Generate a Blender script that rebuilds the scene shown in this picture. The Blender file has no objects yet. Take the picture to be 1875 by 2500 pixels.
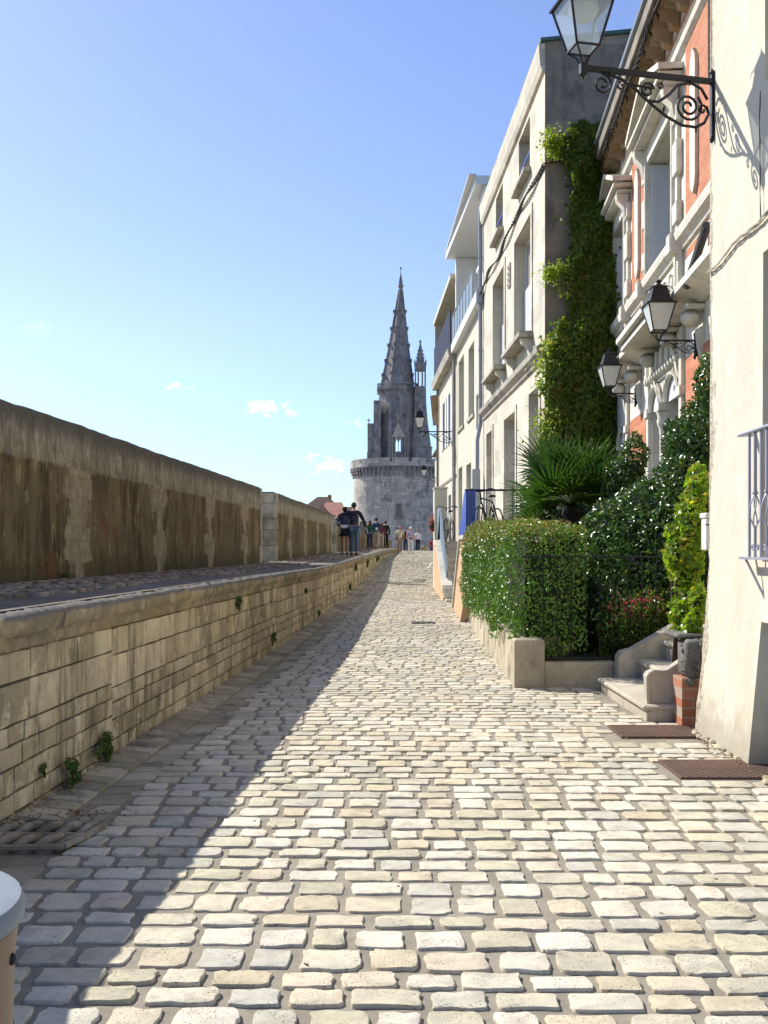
import bpy, math, random
import numpy as np
from mathutils import Vector, Matrix

# ------------------------------------------------------------------ camera, world, sun, exposure
SC = bpy.context.scene
COL = SC.collection
EYE = 1.6
cam_d = bpy.data.cameras.new('camera'); cam = bpy.data.objects.new('camera', cam_d); COL.objects.link(cam)
cam.location = (0, 0, EYE); cam.rotation_euler = (math.radians(90), 0, 0)
cam_d.sensor_fit = 'VERTICAL'; cam_d.sensor_height = 36; cam_d.lens = 36
cam_d.shift_y = 88/2500; cam_d.clip_start = 0.05; cam_d.clip_end = 5000
SC.camera = cam
SUN = Vector((0.93, -0.80, -1.04)).normalized()          # direction the light travels
sl = bpy.data.lights.new('sun', 'SUN'); sl.energy = 4.9; sl.angle = math.radians(0.55); sl.color = (1.0, 0.95, 0.87)
so = bpy.data.objects.new('sun', sl); COL.objects.link(so); so.location = (-30, 30, 40)
so.rotation_euler = SUN.to_track_quat('-Z', 'Y').to_euler()
SC.view_settings.view_transform = 'Standard'; SC.view_settings.look = 'None'
SC.view_settings.gamma = 1; SC.view_settings.exposure = 0.60; SC.view_settings.use_curve_mapping = False

class NT:
    def __init__(s, tree): s.t = tree; s.N = tree.nodes; s.L = tree.links
    def __call__(s, typ, ins=None, out=0, **kw):
        n = s.N.new(typ)
        for k, v in kw.items(): setattr(n, k, v)
        for k, v in (ins or {}).items():
            sock = n.inputs[k]
            if isinstance(v, bpy.types.NodeSocket): s.L.new(v, sock)
            else:
                if hasattr(sock.default_value, '__len__') and not hasattr(v, '__len__'): v = (v, v, v, 1)[:len(sock.default_value)]
                if hasattr(v, '__len__') and len(v) == 3 and len(sock.default_value) == 4: v = (*v, 1)
                sock.default_value = v
        return n.outputs[out] if len(n.outputs) else n
    def m(s, op, a, b=0.0, c=0.0, clamp=False): return s('ShaderNodeMath', {0: a, 1: b, 2: c}, operation=op, use_clamp=clamp)
    def mix(s, f, a, b, mode='MIX'):
        return s('ShaderNodeMix', {0: f, 6: a, 7: b}, out=2, data_type='RGBA', blend_type=mode)
    def ramp(s, v, a, b): return s('ShaderNodeMapRange', {0: v, 1: a, 2: b, 3: 0.0, 4: 1.0}, interpolation_type='SMOOTHSTEP')
    def noise(s, vec, scale, detail=4, rough=.55, out=0): return s('ShaderNodeTexNoise', {'Vector': vec, 'Scale': scale, 'Detail': detail, 'Roughness': rough}, out=out)
    def map(s, vec, scale=(1, 1, 1), loc=(0, 0, 0)): return s('ShaderNodeMapping', {'Vector': vec, 'Scale': scale, 'Location': loc})
    def sep(s, vec):
        n = s.N.new('ShaderNodeSeparateXYZ'); s.L.new(vec, n.inputs[0]); return n.outputs[0], n.outputs[1], n.outputs[2]
    def comb(s, x, y, z): return s('ShaderNodeCombineXYZ', {0: x, 1: y, 2: z})

W = bpy.data.worlds.new('World'); SC.world = W; W.use_nodes = True
g = NT(W.node_tree); W.node_tree.nodes.clear()
sky = g('ShaderNodeTexSky', sky_type='NISHITA', sun_disc=False, sun_elevation=math.asin(-SUN.z),
        sun_rotation=math.atan2(-SUN.x, -SUN.y) % (2*math.pi), air_density=1.0, dust_density=0.35, ozone_density=2.2)
tc = g("ShaderNodeTexCoord", out=0)
dx, dy, dz = g.sep(tc)
dyp = g.m('MAXIMUM', dy, 0.05)
cu, cv = g.m('DIVIDE', dx, dyp), g.m('DIVIDE', dz, dyp)
cvec = g.comb(cu, cv, 0.0)
cn = g.noise(g.map(cvec, (1, 1.5, 1)), 60.0, 8, .7)
cm = None
for (px, py, a, b, k) in ((637, 995, 62, 27, 1.0), (712, 1006, 26, 13, .55), (800, 1133, 72, 24, 1.0), (870, 1034, 26, 12, .6), (440, 948, 50, 18, .28), (85, 810, 40, 40, .12)):
    ex = g.m('DIVIDE', g.m('SUBTRACT', cu, (px-937.5)/2500), a/2500)
    ey = g.m('DIVIDE', g.m('SUBTRACT', cv, (1338-py)/2500), b/2500)
    r2 = g.m('ADD', g.m('MULTIPLY', ex, ex), g.m('MULTIPLY', ey, ey))
    d = g.m('SUBTRACT', g.m('ADD', g.m('SUBTRACT', 1.0, g.m('MULTIPLY', r2, .8)), g.m('MULTIPLY', g.m('SUBTRACT', cn, .5), 7.0)), .45)
    d = g.m('MULTIPLY', g.ramp(d, 0.0, 1.3), k)
    cm = d if cm is None else g.m('MAXIMUM', cm, d)
cm = g.m('MULTIPLY', cm, g.m('GREATER_THAN', dy, 0.06))
skyc = g.mix(1.0, sky, g.mix(g.ramp(cv, -.02, .24), (.70, .90, 1.0), (1.06, 1.02, 1.22)), 'MULTIPLY')
skc = g.mix(cm, skyc, (11.5, 11.5, 11.6))
bg = g('ShaderNodeBackground', {'Color': skc, 'Strength': 0.107})
g('ShaderNodeOutputWorld', {0: bg})

# ------------------------------------------------------------------ helpers
def P(px, py, Y): return ((px-937.5)*Y/2500, Y, EYE+(1338-py)*Y/2500)
_gy = np.array([-20, 15, 18, 22, 27, 32.3, 36, 41, 49.4, 58, 65, 72, 76, 80, 90, 110, 900.])
_gz = np.array([0, 0, .03, .1, .2, .334, .46, .66, 1.0, 1.17, 1.28, 1.4, 1.4, 1.3, .6, -.5, -.5])
def gz(Y): return float(np.interp(Y, _gy, _gz))
def wl(Y): return -2.42+.048*Y                        # foot of the retaining wall
def pl(Y): return -4.18+.05*Y                         # inner face of the parapet
def lz(Y): return float(np.interp(Y, [0, 15, 22, 27, 36, 51, 60, 72, 80], [1.25, 1.22, 1.2, 1.24, 1.34, 1.5, 1.54, 1.6, 1.6]))

class MB:
    def __init__(s): s.v = []; s.f = []; s.c = []
    def add(s, vs, fs, c=0.5):
        o = len(s.v); s.v.extend(vs); s.f.extend([tuple(i+o for i in f) for f in fs]); s.c.extend([c]*len(fs)); return s
    def box(s, x0, x1, y0, y1, z0, z1, c=.5):
        return s.add([(x, y, z) for z in (z0, z1) for y in (y0, y1) for x in (x0, x1)],
                     [(0, 2, 3, 1), (4, 5, 7, 6), (0, 1, 5, 4), (2, 6, 7, 3), (0, 4, 6, 2), (1, 3, 7, 5)], c)
    def cbox(s, x0, x1, y0, y1, z0, z1, b=.01, c=.5):
        """box with chamfered edges"""
        b = min(b, (x1-x0)*.3, (y1-y0)*.3, (z1-z0)*.3)
        vs = []; 
        for (zz, q) in ((z0, b), (z0+b, 0), (z1-b, 0), (z1, b)):
            X0, X1, Y0, Y1 = x0+q, x1-q, y0+q, y1-q
            k = b*.7
            vs += [(X0+k, Y0, zz), (X1-k, Y0, zz), (X1, Y0+k, zz), (X1, Y1-k, zz), (X1-k, Y1, zz), (X0+k, Y1, zz), (X0, Y1-k, zz), (X0, Y0+k, zz)]
        fs = [tuple(range(7, -1, -1)), tuple(range(24, 32))]
        for r in range(3):
            for i in range(8):
                j = (i+1) % 8; fs.append((r*8+i, r*8+j, r*8+8+j, r*8+8+i))
        return s.add(vs, fs, c)
    def hexa(s, p, c=.5):
        """8 corners: bottom 4 (ccw) then top 4"""
        return s.add(p, [(3, 2, 1, 0), (4, 5, 6, 7), (0, 1, 5, 4), (1, 2, 6, 5), (2, 3, 7, 6), (3, 0, 4, 7)], c)
    def prism(s, poly, a, ext, c=.5):
        """poly of 3D points extruded by vector ext"""
        n = len(poly); e = Vector(ext)
        return s.add([tuple(p) for p in poly]+[tuple(Vector(p)+e) for p in poly],
                     [tuple(range(n-1, -1, -1)), tuple(range(n, 2*n))]+[(i, (i+1) % n, n+(i+1) % n, n+i) for i in range(n)], c)
    def tube(s, pts, r, seg=8, c=.5, cap=True):
        pts = [Vector(p) for p in pts]; n = len(pts)
        rs = r if hasattr(r, '__len__') else [r]*n
        o = len(s.v); up = None
        for i, p in enumerate(pts):
            t = (pts[min(i+1, n-1)]-pts[max(i-1, 0)])
            t = t.normalized() if t.length > 1e-9 else Vector((0, 0, 1))
            if up is None:
                a = Vector((0, 0, 1)) if abs(t.z) < .9 else Vector((1, 0, 0)); up = (a-t*a.dot(t)).normalized()
            else:
                up = up-t*up.dot(t); up = up.normalized() if up.length > 1e-6 else t.orthogonal().normalized()
            b = t.cross(up)
            for k in range(seg):
                q = 2*math.pi*k/seg; s.v.append(tuple(p+(up*math.cos(q)+b*math.sin(q))*rs[i]))
        for i in range(n-1):
            for k in range(seg):
                k2 = (k+1) % seg; s.f.append((o+i*seg+k, o+i*seg+k2, o+(i+1)*seg+k2, o+(i+1)*seg+k)); s.c.append(c)
        if cap:
            s.f.append(tuple(o+k for k in range(seg-1, -1, -1))); s.f.append(tuple(o+(n-1)*seg+k for k in range(seg))); s.c += [c, c]
        return s
    def lathe(s, prof, seg=24, cx=0, cy=0, c=.5, rot=0, sx=1, sy=1, lean=None):
        o = len(s.v)
        for (r, z) in prof:
            ox, oy = (lean(z) if lean else (0, 0))
            for k in range(seg):
                q = 2*math.pi*k/seg+rot; s.v.append((cx+ox+r*math.cos(q)*sx, cy+oy+r*math.sin(q)*sy, z))
        for i in range(len(prof)-1):
            for k in range(seg):
                k2 = (k+1) % seg; s.f.append((o+i*seg+k, o+i*seg+k2, o+(i+1)*seg+k2, o+(i+1)*seg+k)); s.c.append(c)
        s.f.append(tuple(o+k for k in range(seg-1, -1, -1))); s.c.append(c)
        s.f.append(tuple(o+(len(prof)-1)*seg+k for k in range(seg))); s.c.append(c)
        return s
    def blob(s, cx, cy, cz, rx, ry, rz, c=.5, seg=10, rings=6, jit=0, rnd=random):
        prof = []
        o = len(s.v)
        for i in range(1, rings):
            a = math.pi*i/rings
            for k in range(seg):
                q = 2*math.pi*k/seg; j = 1+rnd.uniform(-jit, jit)
                s.v.append((cx+rx*j*math.sin(a)*math.cos(q), cy+ry*j*math.sin(a)*math.sin(q), cz-rz*j*math.cos(a)))
        s.v.append((cx, cy, cz-rz)); s.v.append((cx, cy, cz+rz)); b = o+(rings-1)*seg
        for i in range(rings-2):
            for k in range(seg):
                k2 = (k+1) % seg; s.f.append((o+i*seg+k, o+i*seg+k2, o+(i+1)*seg+k2, o+(i+1)*seg+k)); s.c.append(c)
        for k in range(seg):
            k2 = (k+1) % seg
            s.f.append((b, o+k2, o+k)); s.f.append((b+1, o+(rings-2)*seg+k, o+(rings-2)*seg+k2)); s.c += [c, c]
        return s
    def wall(s, x0, x1, z0, z1, ops=(), y=0.0, depth=.25, xs=(), zs=(), c=.5):
        """front wall in the local xz plane with rectangular openings and their reveals"""
        X = sorted({x0, x1, *[o[0] for o in ops], *[o[1] for o in ops], *xs}); Z = sorted({z0, z1, *[o[2] for o in ops], *[o[3] for o in ops], *zs})
        X = [x for x in X if x0 <= x <= x1]; Z = [z for z in Z if z0 <= z <= z1]
        idx = {}
        def vid(x, z):
            if (x, z) not in idx: idx[(x, z)] = len(s.v); s.v.append((x, y, z))
            return idx[(x, z)]
        for i in range(len(X)-1):
            for j in range(len(Z)-1):
                mx, mz = (X[i]+X[i+1])/2, (Z[j]+Z[j+1])/2
                if any(o[0] < mx < o[1] and o[2] < mz < o[3] for o in ops): continue
                s.f.append((vid(X[i], Z[j]), vid(X[i], Z[j+1]), vid(X[i+1], Z[j+1]), vid(X[i+1], Z[j]))); s.c.append(c)
        for (a, b, p, q) in [o[:4] for o in ops]:
            e = y-depth
            s.add([(a, y, p), (b, y, p), (b, y, q), (a, y, q), (a, e, p), (b, e, p), (b, e, q), (a, e, q)],
                  [(0, 1, 5, 4), (1, 2, 6, 5), (2, 3, 7, 6), (3, 0, 4, 7)], c)
        return s
    def build(s, name, mat, parent=None, smooth=False, loc=None, auto=None):
        me = bpy.data.meshes.new(name); me.from_pydata(s.v, [], s.f); me.update()
        if s.c:
            at = me.attributes.new('rnd', 'FLOAT', 'FACE'); at.data.foreach_set('value', np.array(s.c, dtype=np.float32))
        if smooth: me.polygons.foreach_set('use_smooth', [True]*len(me.polygons))
        o = bpy.data.objects.new(name, me); COL.objects.link(o)
        if mat: me.materials.append(mat)
        if parent: o.parent = parent
        if loc: o.location = loc
        if smooth and auto:
            m = o.modifiers.new('edge_split', 'EDGE_SPLIT'); m.split_angle = math.radians(auto)
        return o

def tag(o, label=None, cat=None, group=None, kind=None):
    if label: o['label'] = label
    if cat: o['category'] = cat
    if group: o['group'] = group
    if kind: o['kind'] = kind
    return o
def empty(name, loc=(0, 0, 0), rz=0.0, label=None, cat=None, group=None, sc=1.0):
    o = bpy.data.objects.new(name, None); COL.objects.link(o); o.location = loc; o.rotation_euler = (0, 0, rz); o.scale = (sc, sc, sc)
    o.empty_display_size = .1
    return tag(o, label, cat, group)
def frame(name, P0, P1, label, cat, z=0.0):
    L = math.dist(P0, P1); a = math.atan2(P1[1]-P0[1], P1[0]-P0[0])
    r = empty(name, (P0[0], P0[1], z), a, label, cat)
    return r, L, (lambda Y: (Y-P0[1])*L/(P1[1]-P0[1]))
def copy_tree(o, parent=None):
    c = o.copy(); COL.objects.link(c); c.parent = parent
    for ch in list(o.children): copy_tree(ch, c)
    return c

# ------------------------------------------------------------------ materials
def newmat(name):
    m = bpy.data.materials.new(name); m.use_nodes = True; m.node_tree.nodes.clear()
    return m, NT(m.node_tree)
def finish(g, col, rough=.8, bump=None, bstr=.3, bdist=.01, metal=0.0, spec=.5, extra=None):
    ins = {'Base Color': col, 'Roughness': rough, 'Metallic': metal, 'Specular IOR Level': spec}
    if bump is not None: ins['Normal'] = g('ShaderNodeBump', {'Height': bump, 'Strength': bstr, 'Distance': bdist})
    if extra: ins.update(extra)
    g('ShaderNodeOutputMaterial', {0: g('ShaderNodeBsdfPrincipled', ins)})
def plain(name, col, rough=.6, metal=0.0, var=.12, scale=6.0, bump=.1, spec=.5, extra=None):
    m, g = newmat(name); tc = g('ShaderNodeTexCoord', out=3)
    n = g.noise(tc, scale, 5); d = g.m('ADD', 1-var, g.m('MULTIPLY', n, 2*var))
    c = g.mix(1.0, col, g.comb(d, d, d), 'MULTIPLY')
    finish(g, c, rough, g.noise(tc, scale*8, 3), bump, .004, metal, spec, extra); return m
def stone(name, A, B, stain=None, scale=1.0, rndamt=.35, pit=.0, rough=.88, bstr=.4, streak=0.0, streakcol=(.05, .045, .035), blocks=None,
          spot=None, bdist=.01, fine=40.0, smix=.8, grime=None, alts=None):
    """weathered stone or render. blocks=(axis, width, height, joint darkness)"""
    m, g = newmat(name); tc = g('ShaderNodeTexCoord', out=3)
    n1 = g.noise(tc, 1.3*scale, 6, .6); n2 = g.noise(tc, 9*scale, 5, .6); n3 = g.noise(tc, fine, 4, .65)
    rn = g('ShaderNodeAttribute', attribute_name='rnd', out=2)
    c = g.mix(g.ramp(n1, .35, .65), A, B)
    if rndamt:
        k = g.m('ADD', 1-rndamt/2, g.m('MULTIPLY', rn, rndamt)); c = g.mix(1.0, c, g.comb(k, k, g.m('MULTIPLY', k, g.m('ADD', .93, g.m('MULTIPLY', rn, .14)))), 'MULTIPLY')
    if alts:
        r7 = g.m('FRACT', g.m('MULTIPLY', rn, 7.31))
        c = g.mix(g.m('MULTIPLY', g.ramp(r7, .80, .86), .55), c, alts[0]); c = g.mix(g.m('MULTIPLY', g.m('SUBTRACT', 1.0, g.ramp(r7, .12, .18)), .55), c, alts[1])
    v = g.m('ADD', .78, g.m('MULTIPLY', n2, .44)); c = g.mix(1.0, c, g.comb(v, v, v), 'MULTIPLY')
    h = g.m('ADD', g.m('MULTIPLY', n2, .7), g.m('MULTIPLY', n3, .3))
    if stain is not None:
        c = g.mix(g.m('MULTIPLY', g.ramp(g.noise(g.map(tc, (1, 1, .8), (7, 3, 1)), 2.1*scale, 8, .7), .5, .66), smix), c, stain)
    if streak:
        st = g.noise(g.map(tc, (1, 1, .13)), 4.5*scale, 6, .65)
        c = g.mix(g.m('MULTIPLY', g.ramp(st, .48, .66), streak), c, streakcol)
    if spot is not None:
        c = g.mix(g.ramp(g.noise(g.map(tc, (1, 1, .6), (2, 9, 4)), 6*scale, 5, .7), .58, .66), c, spot)
    if pit:
        vo = g('ShaderNodeTexNoise', {'Vector': g.map(tc, (1, 1, 1), (3, 1, 8)), 'Scale': fine*1.6, 'Detail': 3, 'Roughness': .6})
        area = g.ramp(g.noise(tc, 5.5, 2), .36, .62)
        pm = g.m('MULTIPLY', g.m('SUBTRACT', 1.0, g.ramp(vo, .30, .40)), area)
        c = g.mix(g.m('MULTIPLY', pm, pit), c, (.06, .055, .045)); h = g.m('SUBTRACT', h, g.m('MULTIPLY', pm, 1.6))
    if blocks:
        ax, bw, bh, dk = blocks; x, y, z = g.sep(tc)
        if ax == 'cyl': u = g.m('MULTIPLY', g.m('ARCTAN2', y, x), 7.0)
        else: u = x if ax == 'x' else y
        wv = g.noise(tc, 2.0, 2, out=1); wx, wy, wz = g.sep(wv)
        vec = g.comb(g.m('ADD', u, g.m('MULTIPLY', wx, .05)), g.m('ADD', z, g.m('MULTIPLY', wy, .05)), 0.0)
        bt = g.N.new('ShaderNodeTexBrick'); g.L.new(vec, bt.inputs['Vector'])
        for k_, v_ in (('Color1', (.8, .8, .8, 1)), ('Color2', (1.15, 1.12, 1.08, 1)), ('Mortar', (dk, dk, dk, 1)), ('Scale', 1.0), ('Mortar Size', .013), ('Mortar Smooth', .4), ('Brick Width', bw), ('Row Height', bh), ('Bias', 0.0)):
            bt.inputs[k_].default_value = v_
        c = g.mix(1.0, c, bt.outputs[0], 'MULTIPLY'); h = g.m('SUBTRACT', h, g.m('MULTIPLY', bt.outputs[1], .8))
    if grime:      # dark growth on faces turned to the sky
        nx, ny, nz = g.sep(g('ShaderNodeNewGeometry', out=1))
        gm = g.m('MULTIPLY', g.ramp(g.m('ADD', nz, g.m('MULTIPLY', n2, .5)), .35, .9), grime[1]); c = g.mix(gm, c, grime[0])
    finish(g, c, rough, h, bstr, bdist, spec=.25); return m
def brickmat(name, ax='x', c1=(.45, .165, .085), c2=(.56, .235, .13), mortar=(.30, .17, .11), bw=.22, bh=.065, ms=.006, off=.5):
    m, g = newmat(name); tc = g('ShaderNodeTexCoord', out=3); x, y, z = g.sep(tc)
    vec = g.comb(x if ax == 'x' else y, z, 0.0)
    bt = g.N.new('ShaderNodeTexBrick'); g.L.new(vec, bt.inputs['Vector']); bt.offset = off
    for k_, v_ in (('Color1', (*c1, 1)), ('Color2', (*c2, 1)), ('Mortar', (*mortar, 1)), ('Scale', 1.0), ('Mortar Size', ms), ('Mortar Smooth', .2), ('Brick Width', bw), ('Row Height', bh)):
        bt.inputs[k_].default_value = v_
    n = g.noise(tc, 11, 5, .65); v = g.m('ADD', .72, g.m('MULTIPLY', n, .56)); c = g.mix(1.0, bt.outputs[0], g.comb(v, v, v), 'MULTIPLY')
    h = g.m('SUBTRACT', g.m('MULTIPLY', n, .3), bt.outputs[1]); finish(g, c, .85, h, .6, .006, spec=.2); return m
def leafmat(name, c1, c2, c3=None, rough=.38, trans=.35, spec=.5):
    m, g = newmat(name); rn = g('ShaderNodeAttribute', attribute_name='rnd', out=2)
    c = g.mix(g.ramp(rn, 0.0, .8), c1, c2)
    if c3: c = g.mix(g.ramp(rn, .86, .9), c, c3)
    p = g('ShaderNodeBsdfPrincipled', {'Base Color': c, 'Roughness': rough, 'Specular IOR Level': spec})
    t = g('ShaderNodeBsdfTranslucent', {'Color': g.mix(1.0, c, (1.5, 1.6, .7), 'MULTIPLY')})
    g('ShaderNodeOutputMaterial', {0: g('ShaderNodeMixShader', {0: trans, 1: p, 2: t})}); return m
def glassmat(name, col, alpha=.3, rough=.08):
    m, g = newmat(name)
    p = g('ShaderNodeBsdfPrincipled', {'Base Color': col, 'Roughness': rough, 'Specular IOR Level': .6})
    t = g('ShaderNodeBsdfTransparent', {'Color': (.93, .96, .97)})
    g('ShaderNodeOutputMaterial', {0: g('ShaderNodeMixShader', {0: alpha, 1: t, 2: p})}); return m

M = {}
M['cobble'] = stone('cobble_stone', (.575, .53, .395), (.48, .445, .35), rndamt=.34, pit=.95, bstr=.75, fine=75, spot=None, bdist=.006, scale=2.2, stain=(.29, .255, .185), smix=.5, alts=((.38, .38, .325), (.53, .44, .30)))
M['mortar'] = stone('sandy_joint', (.275, .245, .19), (.215, .195, .15), rndamt=0, pit=.3, bstr=.5, fine=120, scale=3, bdist=.004)
M['slab'] = stone('pavement_slab', (.42, .38, .28), (.29, .27, .21), rndamt=.5, pit=.3, bstr=.4, fine=60, stain=(.13, .12, .1))
M['ashlar'] = stone('ashlar_blocks', (.52, .445, .29), (.36, .31, .205), rndamt=.6, stain=(.15, .13, .085), pit=.5, bstr=.6, streak=.7, streakcol=(.13, .108, .068), spot=(.56, .50, .34), fine=45, bdist=.012)
M['ashjoint'] = stone('wall_joint', (.11, .09, .055), (.08, .07, .045), rndamt=0, bstr=.6, fine=60)
M['ledge'] = stone('ledge_coping', (.34, .28, .17), (.20, .17, .11), rndamt=.3, stain=(.50, .45, .33), pit=.5, bstr=.7, streak=.5, streakcol=(.12, .10, .07), fine=40, grime=((.13, .125, .12), .85), bdist=.015)
M['asphalt'] = stone('walk_tarmac', (.175, .148, .105), (.125, .105, .08), rndamt=0, bstr=.5, fine=90, stain=(.2, .19, .17))
M['pebble'] = stone('pebble_stone', (.33, .265, .19), (.22, .185, .15), rndamt=.7, bstr=.5, fine=70, pit=.3)
M['ground'] = stone('earth', (.2, .18, .14), (.15, .14, .1), rndamt=0, bstr=.4, fine=10)
def parapet_mat():
    """brown-stained render with bare pale stone piers every 3.5 m and a paler weathered capping band"""
    m, g = newmat('parapet_render'); tc = g('ShaderNodeTexCoord', out=3); x, y, z = g.sep(tc)
    big = g.noise(tc, 1.1, 6, .6); med = g.noise(tc, 7, 6, .65); fin = g.noise(tc, 38, 4, .6)
    stv = g.noise(g.map(tc, (1, 1, .24)), 3.6, 8, .72); st2 = g.noise(g.map(tc, (1, 1, .4), (5, 5, 5)), 8, 8, .7)
    c = g.mix(g.ramp(big, .38, .62), (.205, .158, .088), (.145, .122, .068))
    c = g.mix(g.m('MULTIPLY', g.ramp(stv, .45, .62), .85), c, (.058, .042, .022))
    c = g.mix(g.m('MULTIPLY', g.ramp(st2, .52, .72), .55), c, (.29, .235, .13))
    # small pale chips
    ch = g.ramp(g.noise(g.map(tc, (1, 1, .38), (1, 4, 2)), 8, 5, .62), .585, .64)
    c = g.mix(g.m('MULTIPLY', ch, .7), c, (.36, .30, .17))
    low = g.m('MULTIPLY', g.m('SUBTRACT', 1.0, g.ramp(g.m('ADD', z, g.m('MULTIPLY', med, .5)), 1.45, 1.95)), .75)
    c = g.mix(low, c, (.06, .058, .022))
    rd = g.ramp(g.noise(g.map(tc, (1, 1, 1), (4, 2, 2)), 1.7, 3), .63, .7); c = g.mix(g.m('MULTIPLY', rd, .5), c, (.19, .05, .022))
    # bare stone piers at y = 12, 15.5, 18.9, 22.5 ...
    ph = g.m('SUBTRACT', g.m('MODULO', g.m('ADD', y, 3.5*10-12.05+1.75), 3.5), 1.75)
    wob = g.m('MULTIPLY', g.m('SUBTRACT', g.noise(g.map(tc, (1, 1, 1), (3, 3, 1)), 2.6, 7, .7), .5), 1.1)
    zz = g.m('FRACT', g.m('ADD', g.m('MULTIPLY', g.m('ADD', z, 0.15), 1.35), g.m('MULTIPLY', g.noise(g.map(tc, (.3, .3, .3)), 3, 2), .6)))
    wid = g.m('ADD', .21, g.m('MULTIPLY', g.m('GREATER_THAN', zz, .48), .20))
    pm = g.m('MULTIPLY', g.m('SUBTRACT', 1.0, g.ramp(g.m('SUBTRACT', g.m('ABSOLUTE', g.m('ADD', ph, wob)), wid), -.10, .07)), g.m('GREATER_THAN', y, 10.5))
    pc = g.mix(g.ramp(med, .35, .65), (.46, .41, .29), (.28, .245, .165))
    fr = g.m('ABSOLUTE', g.m('SUBTRACT', g.m('FRACT', g.m('MULTIPLY', g.m('ADD', z, .15), 1.35)), .48))
    pc = g.mix(g.m('MULTIPLY', g.m('LESS_THAN', fr, .010), .3), pc, (.1, .08, .05))
    c = g.mix(g.m('MULTIPLY', pm, .72), c, pc)
    # capping band, paler and grey with dark lichen
    cap = g.ramp(g.m('ADD', z, g.m('MULTIPLY', g.m('SUBTRACT', med, .5), .12)), 2.50, 2.54)
    cc = g.mix(g.ramp(st2, .38, .64), (.26, .235, .18), (.40, .37, .285))
    cc = g.mix(g.m('MULTIPLY', g.ramp(stv, .45, .66), .65), cc, (.10, .09, .068))
    jn = g.m('LESS_THAN', g.m('FRACT', g.m('MULTIPLY', g.m('ADD', y, g.m('MULTIPLY', med, .05)), .71)), .012); cc = g.mix(g.m('MULTIPLY', jn, .7), cc, (.05, .045, .035))
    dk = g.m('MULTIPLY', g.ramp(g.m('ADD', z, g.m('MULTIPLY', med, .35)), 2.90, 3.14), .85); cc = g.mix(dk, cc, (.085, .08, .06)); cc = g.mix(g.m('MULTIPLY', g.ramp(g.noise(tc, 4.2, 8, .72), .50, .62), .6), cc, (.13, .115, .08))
    c = g.mix(cap, c, cc)
    v = g.m('ADD', .72, g.m('MULTIPLY', fin, .56)); c = g.mix(1.0, c, g.comb(v, v, v), 'MULTIPLY')
    h = g.m('ADD', g.m('ADD', g.m('MULTIPLY', med, .8), g.m('MULTIPLY', fin, .35)), g.m('MULTIPLY', pm, .35))
    finish(g, c, .92, h, .75, .02, spec=.2); return m
M['parapet'] = parapet_mat()

# ------------------------------------------------------------------ ground, road
R = random.Random(7)
def right(Y): return 3.3 if Y < 11.9 else 1.9 if Y < 31 else 2.0 if Y < 49 else 4.2
mb = MB(); ys = [-3, 0, 3, 6, 9, 12, 15, 18, 22, 27, 32.3, 36, 41, 45, 49.4, 53, 58, 61, 65, 68, 72, 76, 80, 85, 90, 110, 200, 2500]
for i, Y in enumerate(ys):
    for X in (-1500, -40, -3, 6, 40, 1500): mb.v.append((X, Y, gz(Y)-.05 if X not in (-1500, 1500) else gz(Y)-.05))
for i in range(len(ys)-1):
    for j in range(5): a = i*6+j; mb.f.append((a, a+1, a+7, a+6)); mb.c.append(.5)
tag(mb.build('ground', M['ground']), kind='structure')
# sandy bed of the paving
mb = MB(); Y = 1.2; rows = []
while Y < 79: rows.append(Y); Y += .5 if Y < 25 else 1.0
for Y in rows:
    l, r = wl(Y)-.05, 4.4
    for k in range(7): x = l+(r-l)*k/6; mb.v.append((x, Y, gz(Y)-.004+.004*math.sin(x*5+Y*3)))
for i in range(len(rows)-1):
    for j in range(6): a = i*7+j; mb.f.append((a, a+1, a+8, a+7)); mb.c.append(.5)
tag(mb.build('road', M['mortar'], smooth=True), kind='structure')

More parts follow.
